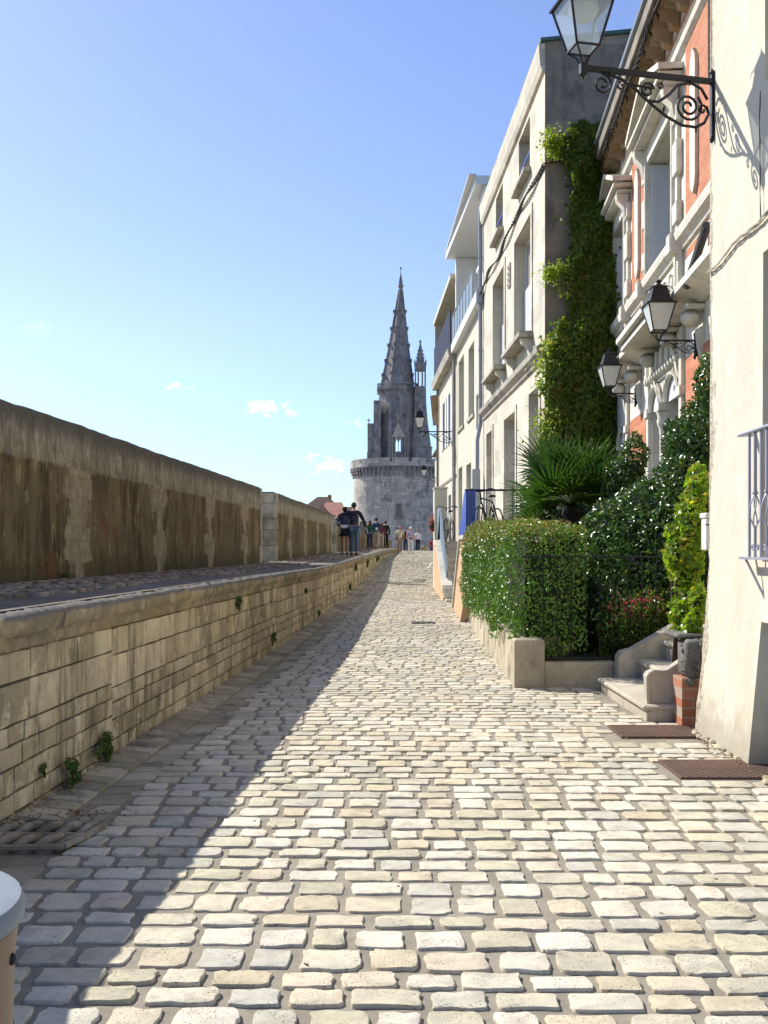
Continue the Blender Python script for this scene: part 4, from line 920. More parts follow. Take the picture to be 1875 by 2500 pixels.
# stair turret on the right with an open lantern
tx = (1026-937.5)*.0592-TX
s = MB(); s.lathe([(1.52, Zb), (1.52, 15.95), (1.62, 16.0), (1.62, 16.15), (1.5, 16.2)], 10, tx+.15, -2.2); s.lathe([(1.5, 16.2), (1.12, 19.5), (.92, 22.3), (.86, 24.9), (.86, TZ(950))], 8, tx, -2.2, rot=math.pi/8, lean=lambda z: (.15*max(0, (22-z)/6), 0))
for k in range(8):
    a = math.pi/8+k*math.pi/4; s.box(tx+.76*math.cos(a)-.09, tx+.76*math.cos(a)+.09, -2.2+.76*math.sin(a)-.09, -2.2+.76*math.sin(a)+.09, TZ(950), TZ(908))
s.lathe([(.84, TZ(912)), (.9, TZ(908)), (.84, TZ(892))], 8, tx, -2.2, rot=math.pi/8); s.lathe([(.72, TZ(896)), (.32, TZ(862)), (.1, TZ(846)), (.18, TZ(842)), (.12, TZ(838))], 8, tx, -2.2, rot=math.pi/8)
for k in range(8):
    a = math.pi/8+k*math.pi/4; s.lathe([(.10, TZ(900)), (.09, TZ(892)), (.13, TZ(890)), (.02, TZ(884))], 5, tx+.86*math.cos(a), -2.2+.86*math.sin(a))
    for py, r in ((880, .62), (872, .5), (863, .40)): z = TZ(py); s.box(tx+r*math.cos(a)-.06, tx+r*math.cos(a)+.06, -2.2+r*math.sin(a)-.06, -2.2+r*math.sin(a)+.06, z-.07, z+.07)
s.build('stair_turret', M['tower2'], T)

# ------------------------------------------------------------------ houses beyond the parapet, left
M['tiles'] = brickmat('roof_tiles', 'x', (.075, .04, .035), (.10, .05, .04), (.05, .03, .02), .3, .22, .02)
M['sunlit_tiles'] = brickmat('sunlit_roof_tiles', 'x', (.40, .19, .13), (.46, .23, .16), (.3, .14, .1), .3, .22, .02)  # paler copy of the tiles, sun on the slope put into the colour
def hip_house(name, x0, x1, y0, y1, ze, zr, inset, label, roof, chim=(), sidewall='render_d'):
    h = empty(name, ((x0+x1)/2, (y0+y1)/2, 0), 0, label, 'house', 'tile-roofed houses beyond the parapet'); a, b, c, d = x0-(x0+x1)/2, x1-(x0+x1)/2, y0-(y0+y1)/2, y1-(y0+y1)/2
    MB().box(a, b, c, d, -2, ze).build('wall', M[sidewall], h)
    e = .3; s = MB(); s.add([(a-e, c-e, ze-.05), (b+e, c-e, ze-.05), (b+e, d+e, ze-.05), (a-e, d+e, ze-.05), (a+inset, 0, zr), (b-inset, 0, zr)], [(0, 1, 5, 4), (1, 2, 5), (2, 3, 4, 5), (3, 0, 4), (3, 2, 1, 0)])
    r = s.build('roof', M[roof], h)
    for (x, w, z) in chim: MB().cbox(x, x+w, -.4, .4, zr-1.2, z, .03).build('chimney', M['brickjoint'], r)
    for i in range(2): MB().cbox(a+.6+i*1.3, a+1.3+i*1.3, c-.03, c+.02, ze-1.9, ze-.7, .01).build('window', M['pane'], h)
    return h
hip_house('tiled_house', -7.7, -5.0, 104, 110, 5.9, 6.95, .75, 'farthest left house, dark red hipped roof with a stub chimney', 'tiles', ((.5, .35, 7.15),))
hip_house('tiled_house', -5.95, -3.7, 96, 101, 4.6, 6.0, .35, 'middle house with its tiled roof slope coloured sunlit pink', 'sunlit_tiles')
hip_house('tiled_house', -4.3, -2.9, 100, 106, 4.9, 5.75, .3, 'dark low roof next to the round tower', 'tiles')
hip_house('tiled_house', -6.2, -5.2, 93, 96, 4.7, 5.6, .45, 'small dark brown dormer-like house in front of the pink roof', 'tiles', ())
# ------------------------------------------------------------------ wrought-iron wall lanterns
M['milk'] = glassmat('milky_glass', (.72, .72, .66), .80, .25)
M['clear'] = glassmat('clear_lantern_glass', (.66, .74, .80), .30, .06)
M['reflector'] = plain('white_reflector', (.68, .64, .55), .35, var=.1)
def spiral(cx, cz, r0, r1, a0, turns, n=26, sgn=1):
    return [(cx+(r0+(r1-r0)*t)*math.cos(a0+sgn*turns*2*math.pi*t), 0.0, cz+(r0+(r1-r0)*t)*math.sin(a0+sgn*turns*2*math.pi*t)) for t in [i/n for i in range(n+1)]]
def wall_lantern(loc, rz, arm, k, label, glass='milk', detail=True):
    """local frame: +x points out from the wall along the arm, z=0 at the arm; k scales the lantern"""
    t = empty('wall_lantern', loc, rz, label, 'street lamp', 'iron lanterns on wall brackets')
    s = MB(); s.cbox(-.015, .03, -.022, .022, -.46*arm/1.2-.02, .07, .006); s.blob(.02, 0, -.47*arm/1.2-.02, .02, .02, .04); s.blob(.02, 0, .08, .02, .02, .03); s.build('wall_plate', M['iron'], t)
    s = MB(); q = arm/1.2; s.cbox(.02, arm, -.017*q-.004, .017*q+.004, -.017*q-.004, .017*q+.004, .003); s.cbox(arm-.03*q, arm+.03*q, -.03*q, .03*q, -.06*q, .04*q, .008); s.tube([(arm, 0, -.05*q), (arm, 0, -.10*q)], [.02*q, .004], 6); s.build('bracket_arm', M['iron'], t)
    s = MB(); w = .0105*q+.0015
    def sc(pts, ww=w): s.tube([(x*q, y, z*q) for x, y, z in pts], ww, 6)
    # long brace from the outer scroll down to the wall
    br = [(.98, 0, -.03), (.86, 0, -.06), (.72, 0, -.14), (.58, 0, -.25), (.44, 0, -.34), (.30, 0, -.40), (.17, 0, -.405), (.09, 0, -.36), (.05, 0, -.28), (.07, 0, -.22)]
    sc(br, w*1.15)
    sc([(.98, 0, -.03)]+spiral(1.03, -.12, .09, .02, math.pi*.5, 1.6, sgn=1), w)
    sc(spiral(.86, -.12, .035, .012, math.pi*.5, 1.0, sgn=-1), w*.8)
    sc([(.80, 0, -.08), (.74, 0, -.10)]+spiral(.62, -.13, .065, .016, math.pi*.9, 1.5, sgn=-1), w)
    sc([(.70, 0, -.16), (.62, 0, -.22), (.52, 0, -.22), (.42, 0, -.15), (.34, 0, -.06), (.22, 0, -.03), (.12, 0, -.07), (.06, 0, -.16)], w*1.1)
    sc(spiral(.24, -.235, .13, .025, math.pi*.75, 2.1, sgn=1), w)
    sc(spiral(.50, -.085, .03, .012, 0, 1.0), w*.8); sc(spiral(.11, -.25, .045, .014, math.pi, 1.1, sgn=-1), w*.9)
    s.blob(.47*q, 0, -.27*q, .012*q, .012*q, .03*q); s.blob(.17*q, 0, -.43*q, .01*q, .01*q, .025*q)
    for x in (.22, .96): s.box((x-.008)*q, (x+.008)*q, -.022*q, .022*q, -.045*q, .022*q)
    s.build('scrollwork', M['iron'], t, smooth=True, auto=40)
    # lantern, standing on four curved arms over the arm's end
    L = empty('lantern', (arm, 0, .035*q)); L.parent = t; L.scale = (k, k, k)
    b, h, tp, z0 = .10, .39, .197, .12
    s = MB()
    for sx in (-1, 1):
        for sy in (-1, 1):
            s.tube([(sx*.012, sy*.012, -.01), (sx*.03, sy*.03, .02), (sx*.045, sy*.045, .06), (sx*b, sy*b, z0)], .008, 6)
            s.tube([(sx*b, sy*b, z0), (sx*tp, sy*tp, z0+h)], .011, 6)
    for (r, z) in ((b, z0), (tp, z0+h)):
        c = [(r, r), (-r, r), (-r, -r), (r, -r)]
        for i in range(4): s.tube([(*c[i], z), (*c[(i+1) % 4], z)], .011, 6)
    s.build('frame', M['iron'], L)
    for i in range(4):
        a = i*math.pi/2; R_ = Matrix.Rotation(a, 3, 'Z'); e = .004
        vs = [R_ @ Vector(v) for v in ((b-e, -b+e, z0), (b-e, b-e, z0), (tp-e, tp-e, z0+h), (tp-e, -tp+e, z0+h))]
        s = MB(); s.prism([tuple(v) for v in vs], 0, tuple(R_ @ Vector((.003, 0, 0)))); s.build('glass_pane', M[glass], L)
    s = MB(); rt = z0+h
    s.lathe([(tp*1.55, rt-.01), (tp*1.58, rt+.005), (tp*1.2, rt+.03), (tp*1.02, rt+.09), (tp*.82, rt+.20), (tp*.74, rt+.235), (tp*.80, rt+.245), (tp*.80, rt+.262), (tp*.4, rt+.28), (.035, rt+.31), (.03, rt+.33), (.055, rt+.345), (.02, rt+.375)], 4, rot=math.pi/4)
    for i in range(4):
        a = math.pi/4+i*math.pi/2; r = tp*.82*1.0; s.tube([(r*math.cos(a), r*math.sin(a), rt+.25), (r*1.25*math.cos(a), r*1.25*math.sin(a), rt+.235), (r*1.4*math.cos(a), r*1.4*math.sin(a), rt+.19)], .006, 5)
    s.build('lantern_roof', M['iron'], L)
    s = MB(); s.lathe([(.12, rt-.02), (.13, rt-.07), (.10, rt-.13), (.05, rt-.15)], 16); s.build('reflector', M['reflector'], L, smooth=True)
    if glass == 'clear':
        s = MB(); s.add([(b, -b, z0), (b, b, z0), (-b, b, z0), (-b, -b, z0)], [(0, 1, 2, 3)]); s.build('glass_floor', M[glass], L)
    return t
from math import pi
wall_lantern((2.835, 8.80, 5.606), math.radians(180+12.4), 1.20, 1.0, 'big clear-glass lantern on a long scrolled bracket at the top right corner', 'clear')
wall_lantern((XB(13.6)-.03, 13.62, 4.36), pi+math.atan2(-.0, 1), .50, .90, 'milky lantern on the brick house nearest the plastered corner, larger of its pair')
wall_lantern((XB(18.2)-.03, 18.22, 4.35), pi, .48, .90, 'milky lantern on the brick house beside the leafy vine, smaller of its pair')
wall_lantern((2.74, 41.1, 6.27), pi, 1.31, 1.0, 'lantern hanging before the tower on the far row of houses')
wall_lantern((3.85, 72.0, 6.55), pi, 1.05, 1.0, 'tiny farthest lantern seen against the tower parapet')

# ------------------------------------------------------------------ cables
def cable(label, pts, r, mat='cable', wind=0, clips=0):
    c = MB(); rc = random.Random(len(pts)+int(pts[0][2]*7))
    if not wind: c.tube(pts, r, 6)
    else:
        P_ = []; pv = [Vector(p) for p in pts]
        for i in range(len(pv)-1):
            n = max(2, int((pv[i+1]-pv[i]).length/.06))
            for j in range(n): P_.append(pv[i].lerp(pv[i+1], j/n))
        P_.append(pv[-1])
        for w in range(wind):
            c.tube([(p.x+r*1.3*math.cos(i*.7+w*2.1)*1.0, p.y+rc.uniform(-.004, .004), p.z+r*1.6*math.sin(i*.55+w*2.1)+rc.uniform(-.003, .003)) for i, p in enumerate(P_)], r, 5)
    return tag(c.build('cable', M[mat]), label, 'cable')
fc = lambda Y: 3.3-.0275*(Y-21)
cable('thick dark cable bundle running along the tall limestone house front', [(fc(Y)-.06-.03*math.sin(Y*2), Y, 9.47+.05*math.sin(Y*1.1)) for Y in np.arange(20.96, 30.9, .5)]+[(2.92, 31.0, 9.3)], .019, wind=3)
cable('cable bundle turning onto the shaded gable behind the vine', [(3.27, 20.95, 9.45), (3.5, 20.94, 9.52), (3.9, 20.93, 9.5), (4.3, 20.93, 9.3)], .014, wind=2)
cable('dark cable sagging under the gutter of the brick house', [(XB(Y)-.35, Y, 9.36+.04*math.sin(Y*3)) for Y in np.arange(9.3, 20.8, .35)], .014, wind=3)
cable('thin vertical wire on the corner above the big lantern', [(2.835-.012, 8.9, z) for z in np.arange(5.66, 8.6, .25)], .009, wind=0)
fa = lambda Y: 2.84+.03*(Y-8.93)
cable('pale twisted cables sloping across the plastered house', [(fa(Y)-.025, Y, 4.0-.02*math.sin(Y*6)+(8.93-Y)*.02) for Y in np.arange(6.2, 8.95, .15)], .0065, 'cablelight', wind=3)
cable('pair of thin wires dropping down the plastered wall through the lantern shadow', [(fa(7.56)-.02, 7.56+.012*math.sin(z*3), z) for z in np.arange(4.02, 5.0, .12)], .0025, 'cable', wind=2)

M['gardenwall'] = stone('weathered_shade_toned_wall', (.50, .44, .32), (.36, .31, .22), rndamt=.2, stain=(.15, .125, .085), bstr=.45, fine=40, streak=.5, streakcol=(.20, .18, .14), smix=.75)  # dirt stains, plus a base darkened to deepen the shade on its front
M['stepstone'] = stone('worn_step_stone', (.50, .455, .36), (.40, .365, .29), rndamt=.15, stain=(.22, .20, .17), bstr=.4, fine=50, smix=.5, streak=.3, streakcol=(.2, .18, .15))
# ------------------------------------------------------------------ garden wall, railing, front steps of the brick house
gw = empty('garden_wall', (0, 0, 0), 0, 'low pale garden wall with a square corner pier under the hedge', 'wall')
mb = MB(); mb.hexa([(1.50, 12.0, -.1), (1.72, 12.0, -.1), (1.96, 20.98, -.05), (1.74, 20.98, -.05), (1.52, 12.0, .54), (1.72, 12.0, .54), (1.96, 20.98, .52), (1.76, 20.98, .52)]); 
mb.cbox(1.838, 2.66, 11.72, 11.95, -.1, .29, .012); mb.build('wall', M['gardenwall'], gw)
mb = MB(); mb.cbox(1.49, 1.835, 11.69, 12.03, -.1, .555, .014); mb.build('pier', M['gardenwall'], gw)
tag(MB().box(1.73, 5.2, 11.96, 20.95, -.1, .22).build('garden_soil', M['ground']), kind='structure')
fn = empty('garden_railing', (1.84, 11.83, .29), 0, 'thin black iron garden railing on the low wall in front of the shrubs', 'railing')
mb = MB(); mb.cbox(0, 1.9, -.012, .012, .03, .05, .003); mb.cbox(-.25, 1.9, -.012, .012, 1.20, 1.22, .003)
for i in range(12): x = .0+.163*i; mb.tube([(x, 0, .05), (x, 0, 1.22)], .0065, 6)
mb.build('bars', M['iron'], fn)
mb = MB()
for sg in (-1, 1): mb.tube([(1.02+.06*sg+.06*math.cos(t), 0, 1.17+.05*math.sin(t)) for t in [i*.6 for i in range(10)]], .008, 5)
mb.blob(1.02, 0, 1.18, .05, .03, .04, .5, 7, 5, .2); mb.build('ornament', M['iron'], fn)
st = empty('front_steps', (0, 0, 0), 0, 'worn stone front steps with rounded nosings leading up to the brick house', 'stairs')
def tread(x0, x1, y0, y1, z0, z1):
    s = MB(); s.cbox(x0+.04, x1, y0+.035, y1, z0, z1-.055, .01); s.cbox(x0, x1, y0, y1, z1-.052, z1, .022); return s
zs_ = [0, .155, .36, .57, .78, 1.0]; xs_ = [2.385, 2.82, 3.10, 3.42, 3.72]
for i in range(5): tread(xs_[i], 4.1, 9.42+(.33 if i else 0), 11.42, -.1 if i == 0 else zs_[i]-.06, zs_[i+1]).build('step', M['stepstone'], st, smooth=True, auto=35)
mb = MB(); mb.prism([(2.62, 11.43, -.1), (2.62, 11.43, .38), (2.66, 11.43, .44), (2.78, 11.43, .47), (3.35, 11.43, .80), (4.1, 11.43, 1.35), (4.1, 11.43, -.1)], 0, (0, .2, 0)); mb.build('cheek_wall', M['stepstone'], st)
mb = MB(); pr = [(2.47, .158), (2.455, .40), (2.475, .435), (2.52, .455), (2.585, .445), (2.64, .455), (2.78, .545), (2.82, .56), (2.82, .158)]
mb.prism([(x, 9.50, z) for x, z in pr], 0, (0, .20, 0)); mb.prism([(2.45, 9.44, .0), (2.47, 9.44, .157), (2.84, 9.44, .157), (2.84, 9.44, 0)], 0, (0, .3, 0)); mb.build('curved_cheek', M['stepstone'], st)
mb = MB(); mb.tube([(x-.005, 9.51, z) for x, z in pr[:-1]], .022, 8); mb.build('cheek_moulding', M['stepstone'], st, smooth=True)
mb = MB(); rr = random.Random(8)      # eroded carved console
mb.cbox(2.69, 2.89, 9.12, 9.40, .44, .78, .03)
for i in range(40): mb.blob(2.69+rr.uniform(0, .18), 9.12+rr.uniform(-.01, .12), .40+rr.uniform(0, .38), rr.uniform(.015, .035), rr.uniform(.015, .03), rr.uniform(.015, .04), rr.random(), 7, 5, .2, rr)
mb.blob(2.74, 9.17, .40, .06, .06, .05, .5, 10, 7); M['lichen'] = stone('lichened_carving', (.17, .16, .145), (.10, .10, .09), rndamt=.4, stain=(.42, .41, .38), pit=.5, bstr=1.0, fine=40, bdist=.02, smix=.7)
tag(mb.build('carved_console', M['lichen'], smooth=True, auto=50), 'dark eroded carved stone console on the little brick pier', 'stone carving')
mb = MB(); mb.cbox(2.64, 2.92, 9.24, 9.75, .785, .822, .014); tag(mb.build('ledge_slab', M['lichen']), 'mossy stone slab over the carved console', 'slab')
mb = MB(); mb.box(2.66, 2.92, 9.14, 9.42, -.1, .437); tag(mb.build('brick_pier', brickmat('pier_brick', 'x', bw=.19, bh=.085, ms=.007, mortar=(.36, .28, .21), c1=(.33, .125, .07), c2=(.40, .18, .105))), 'small orange brick pier wedged between steps and plastered house', 'pier')
mb = MB(); mb.cbox(2.838, 2.95, 9.02, 9.16, 1.58, 1.86, .008); mb.cbox(2.826, 2.96, 9.0, 9.17, 1.863, 1.91, .008)
mbx = mb.build('mailbox', M['white']); tag(mbx, 'white mailbox sticking out from the plastered corner', 'mailbox')
MB().box(2.83, 2.90, 9.013, 9.0195, 1.80, 1.81).build('slot', M['iron'], mbx)

# ------------------------------------------------------------------ street ironwork
def plate(x0, x1, y0, y1, label):
    s = MB(); z = gz(y0)+.004; s.cbox(x0, x1, y0, y1, z-.02, z+.012, .004)
    rr = random.Random(int(x0*100)); nx, ny = int((x1-x0)/.035), int((y1-y0)/.035)
    for i in range(nx):
        for j in range(ny):
            x, y = x0+.02+(x1-x0-.03)*i/nx, y0+.02+(y1-y0-.03)*j/ny
            if (i+j) % 2: s.box(x, x+.022, y, y+.007, z+.0125, z+.015)
            else: s.box(x, x+.007, y, y+.022, z+.0125, z+.015)
    return tag(s.build('cover_plate', M['rust']), label, 'cover plate', 'rusty cover plates by the houses')
plate(2.0, 2.70, 8.62, 9.18, 'smaller rusty cover plate at the foot of the steps'); plate(2.05, 3.05, 7.08, 7.68, 'larger rusty cover plate in front of the plastered house')
def grate(x0, x1, y0, y1, label, n=12):
    t = empty('drain_grate', ((x0+x1)/2, (y0+y1)/2, gz(y0)), 0, label, 'drain'); hx, hy = (x1-x0)/2, (y1-y0)/2; s = MB()
    s.cbox(-hx, hx, -hy, -hy+.03, .0, .022, .004); s.cbox(-hx, hx, hy-.03, hy, .0, .022, .004); s.cbox(-hx, -hx+.03, -hy+.03, hy-.03, 0, .022, .004); s.cbox(hx-.03, hx, -hy+.03, hy-.03, 0, .022, .004); s.build('frame', M['iron'], t)
    s = MB()
    for i in range(n): x = -hx+.05+(2*hx-.1)*i/(n-1); s.box(x-.008, x+.008, -hy+.03, hy-.03, .002, .018)
    s.build('bars', M['iron'], t); return t
grate(.56, 1.03, 20.6, 20.95, 'dark slotted drain grate in the lane beside the hedge'); grate(1.0, 1.5, 35.9, 36.2, 'far slotted drain grate near the far steps')
s = MB(); s.box(-.22, 1.42, 34.9, 34.98, gz(34.9)-.01, gz(34.9)+.018); tag(s.build('drain_channel', M['iron']), 'thin dark drain line crossing the lane', 'drain')
# big cast grate against the wall, sagging slanted bars
t = empty('gully_grate', (-1.93, 5.62, 0.0), math.radians(-2), 'heavy old grate with slanted bars in the gutter by the wall', 'drain')
M['castiron'] = stone('worn_cast_iron', (.40, .35, .27), (.27, .23, .175), rndamt=.3, stain=(.10, .08, .06), bstr=.5, fine=60, pit=.2)
s = MB()
for (p, q) in (((-.30, -.24), (.26, -.24)), ((.26, -.24), (.34, .22)), ((.34, .22), (-.26, .28)), ((-.26, .28), (-.30, -.24))): s.tube([(*p, .035), ((p[0]+q[0])/2, (p[1]+q[1])/2, .025), (*q, .035)], .018, 6)
s.build('frame', M['castiron'], t)
for row, (y0, y1) in enumerate(((-.22, .0), (.03, .25))):
    for i in range(5):
        x = -.27+.115*i+row*.03; s = MB(); s.tube([(x+.02, y0, .012), (x+.045, (y0+y1)/2, .028), (x+.09, y1, .016)], [.026, .030, .025], 8); s.build('bar', M['castiron'], t, smooth=True)
s = MB(); s.hexa([(-.29, -.005, 0), (.31, -.005, 0), (.31, .03, 0), (-.29, .03, 0), (-.29, -.005, .034), (.31, -.005, .034), (.31, .03, .034), (-.29, .03, .034)]); s.build('crossbar', M['castiron'], t)
s = MB(); s.box(-.28, .3, -.22, .25, -.034, -.032); s.build('pit', M['iron'], t)
# round bin cut by the left edge
t = empty('litter_bin', (-.884, 1.76, -.016), 0, 'round wood-brown bin with a flat grey lid cut off at the lower left corner', 'litter bin')
M['binwood'] = plain('brown_bin', (.19, .125, .08), .5, var=.3, scale=3, bump=.3); M['lid'] = stone('grey_lid', (.24, .275, .30), (.20, .23, .25), rndamt=0, stain=(.20, .22, .23), bstr=.2, fine=50, rough=.5, smix=.6)
s = MB(); s.lathe([(.205, 0), (.21, .02), (.226, .55), (.228, .56), (.226, .57), (.236, .9), (.243, .955)], 48)
s.tube([(.232*math.cos(a), .232*math.sin(a), .70+.06*math.sin(a*1.0+1)) for a in [i*math.pi/24-pi for i in range(49)]], .003, 5); s.tube([(.231*math.cos(a), .231*math.sin(a), .62+.06*math.sin(a*1.0+1)) for a in [i*math.pi/24-pi for i in range(49)]], .003, 5)
s.build('body', M['binwood'], t, smooth=True, auto=50)
s = MB(); s.lathe([(.244, .957), (.252, .965), (.253, .985), (.246, 1.0), (.22, 1.006), (.0, 1.008)], 48); s.build('lid', M['lid'], t, smooth=True, auto=50)
for a in (-.5, -1.1, .1): s = MB(); s.blob(.237*math.cos(a), .237*math.sin(a), .90, .008, .008, .011); s.build('hole', M['iron'], t)
# ------------------------------------------------------------------ foliage
def leaves(name, pos, nrm, size, mat, parent=None, aspect=.55, seed=1, rnd=None, droop=.0, fold=.25, smode=.35):
    """a cloud of small folded leaf blades at pos, facing roughly along nrm"""
    rg = np.random.default_rng(seed); n = len(pos); pos = np.asarray(pos, float); nrm = np.asarray(nrm, float)
    nrm = nrm+rg.normal(0, .55, (n, 3)); nrm /= np.linalg.norm(nrm, axis=1)[:, None]+1e-9
    d = rg.normal(0, 1, (n, 3)); d[:, 2] -= droop; d -= nrm*(d*nrm).sum(1)[:, None]; d /= np.linalg.norm(d, axis=1)[:, None]+1e-9
    sd = np.cross(nrm, d); L = (size*rg.uniform(1-smode, 1+smode, n))[:, None]; Wd = L*aspect*.5
    base = pos-d*L*.5; tip = pos+d*L*.5-nrm*L*fold*.4; mid = pos-nrm*L*.0
    lf = mid-sd*Wd+nrm*L*fold*.4; rt = mid+sd*Wd+nrm*L*fold*.4
    v = np.stack([base, lf, tip, rt, mid], 1).reshape(-1, 3)
    o = np.arange(n)*5
    f = np.stack([np.stack([o, o+4, o+1], 1), np.stack([o+1, o+4, o+2], 1), np.stack([o, o+3, o+4], 1), np.stack([o+4, o+3, o+2], 1)], 1).reshape(-1, 3)
    me = bpy.data.meshes.new(name); me.vertices.add(len(v)); me.vertices.foreach_set('co', v.ravel().astype(np.float32))
    me.loops.add(f.size); me.loops.foreach_set('vertex_index', f.ravel().astype(np.int32)); me.polygons.add(len(f))
    me.polygons.foreach_set('loop_start', (np.arange(len(f))*3).astype(np.int32)); me.polygons.foreach_set('loop_total', np.full(len(f), 3, np.int32)); me.update(calc_edges=True)
    r = rg.uniform(0, 1, n) if rnd is None else rnd
    at = me.attributes.new('rnd', 'FLOAT', 'FACE'); at.data.foreach_set('value', np.repeat(r, 4).astype(np.float32))
    ob = bpy.data.objects.new(name, me); COL.objects.link(ob); me.materials.append(mat)
    if parent: ob.parent = parent
    return ob
M['leaf_hedge'] = leafmat('hedge_leaf', (.045, .13, .010), (.13, .28, .022), (.20, .28, .03), .34, .14, .55)
M['leaf_new'] = leafmat('hedge_new_growth', (.16, .17, .03), (.34, .22, .08), (.42, .20, .12), .4, .35)
M['leaf_vine'] = leafmat('vine_leaf', (.045, .095, .012), (.15, .21, .022), (.20, .17, .03), .5, .45, .35)
M['leaf_vine_sunlit'] = leafmat('vine_leaf_painted_sun', (.20, .30, .02), (.38, .46, .05), (.38, .28, .06), .5, .45, .35)  # brighter copy of the vine leaf, sunlight put into its colour
M['leaf_dark'] = leafmat('glossy_dark_leaf', (.026, .068, .018), (.07, .14, .026), (.15, .22, .03), .30, .25, .5)
M['leaf_lime'] = leafmat('lime_leaf', (.13, .24, .012), (.24, .34, .02), (.42, .36, .04), .35, .45, .5)
M['leaf_palm'] = leafmat('palm_blade', (.025, .070, .016), (.06, .125, .022), (.14, .18, .03), .35, .25, .5)
M['deadpalm'] = leafmat('dry_palm', (.22, .15, .07), (.32, .23, .12), None, .7, .2, .3)
M['twig'] = plain('twigs', (.045, .03, .018), .9, var=.4)
M['core'] = plain('painted_inner_shade', (.012, .022, .006), .9, var=.5, scale=14, bump=.6)  # near-black fill inside foliage, interior shade put into the colour
M['petal'] = leafmat('red_petal', (.45, .04, .05), (.60, .12, .14), None, .6, .3, .3)

def inbox_surface(rg, n, x0, x1, y0, y1, z0, z1, rough=.08, faces='LFT'):
    """points on chosen faces of a soft box (L left -x, F front -y, T top, R right), pushed in and out in lumps"""
    ar = {'L': (y1-y0)*(z1-z0), 'F': (x1-x0)*(z1-z0), 'T': (x1-x0)*(y1-y0), 'R': (y1-y0)*(z1-z0)}
    p = np.array([ar[f] for f in faces]); p = p/p.sum(); ch = rg.choice(len(faces), n, p=p)
    u, v = rg.uniform(0, 1, n), rg.uniform(0, 1, n); P_ = np.zeros((n, 3)); N_ = np.zeros((n, 3))
    for i, f in enumerate(faces):
        m = ch == i
        if f in 'LR': P_[m] = np.c_[np.full(m.sum(), x0 if f == 'L' else x1), y0+(y1-y0)*u[m], z0+(z1-z0)*v[m]]; N_[m] = (-1 if f == 'L' else 1, 0, 0)
        if f == 'F': P_[m] = np.c_[x0+(x1-x0)*u[m], np.full(m.sum(), y0), z0+(z1-z0)*v[m]]; N_[m] = (0, -1, 0)
        if f == 'T': P_[m] = np.c_[x0+(x1-x0)*u[m], y0+(y1-y0)*v[m], np.full(m.sum(), z1)]; N_[m] = (0, 0, 1)
    return P_, N_
def lumps(P_, f=3.0, a=.1):
    x, y, z = P_.T
    return a*(np.sin(x*f*1.7+z*f+1)*np.sin(y*f*.9+x*2+.5)+.6*np.sin(z*f*2.3+y*f*1.1)+.4*np.sin(x*f*4+y*f*3.1+z*2.7))
# ---- clipped hedge on the garden wall
H = empty('hedge', (0, 0, .2), 0, 'big clipped glossy green hedge overhanging the garden wall beside the lane', 'hedge'); rg = np.random.default_rng(11)
hx0, hx1, hy0, hy1, hz0, hz1 = 1.49, 2.38, 11.95, 20.6, .33, 1.93
P_, N_ = inbox_surface(rg, 44000, hx0, hx1, hy0, hy1, hz0, hz1, faces='LFT')
# round the shoulders, lean with the wall, lump
xr = (P_[:, 0]-hx0)/(hx1-hx0); zr = (P_[:, 2]-hz0)/(hz1-hz0)
P_[:, 2] -= np.where(zr > .8, ((zr-.8)/.2)**2*.10*(1-np.minimum(xr*4, 1)), 0)+.16*np.clip(xr-.35, 0, 1)
P_[:, 0] += (P_[:, 1]-hy0)*.015+np.where(N_[:, 0] < 0, np.maximum(0, (zr-.75))**2*1.2, 0)+np.where(N_[:, 0] < 0, -.06*np.sin(zr*3.0), 0)
P_ += N_*(lumps(P_, 3.2, .06)+lumps(P_, 9.0, .03))[:, None]-N_*(rg.exponential(.035, len(P_)))[:, None]
P_[:, 2] += .12*np.clip((P_[:, 1]-14)/6, 0, 1)
ok = P_[:, 2] > np.where(N_[:, 0] < 0, .50+.10*np.sin(P_[:, 1]*2.1)+.05*np.sin(P_[:, 1]*7), .36+.04*np.sin(P_[:, 0]*9))
P_, N_ = P_[ok], N_[ok]
new = (rg.uniform(0, 1, len(P_)) < np.clip(.04+.75*((P_[:, 2]-1.55)/.5)+.25*(P_[:, 1] > 15.5)*((P_[:, 2]-1.1)/.8), .04, .6))
P_[:, 2] -= .2
leaves('foliage', P_[~new], N_[~new], .043, M['leaf_hedge'], H, .5, 2)
leaves('new_growth', P_[new]+N_[new]*.012, N_[new], .030, M['leaf_new'], H, .45, 3)
mb = MB(); mb.hexa([(1.66, 12.12, .35), (2.3, 12.12, .35), (2.4, 20.5, .35), (1.74, 20.5, .35), (1.68, 12.14, 1.5), (2.25, 12.14, 1.38), (2.36, 20.5, 1.5), (1.80, 20.5, 1.62)]); mb.build('dark_hedge_core', M['core'], H)  # added solid block standing in for the dark hedge interior
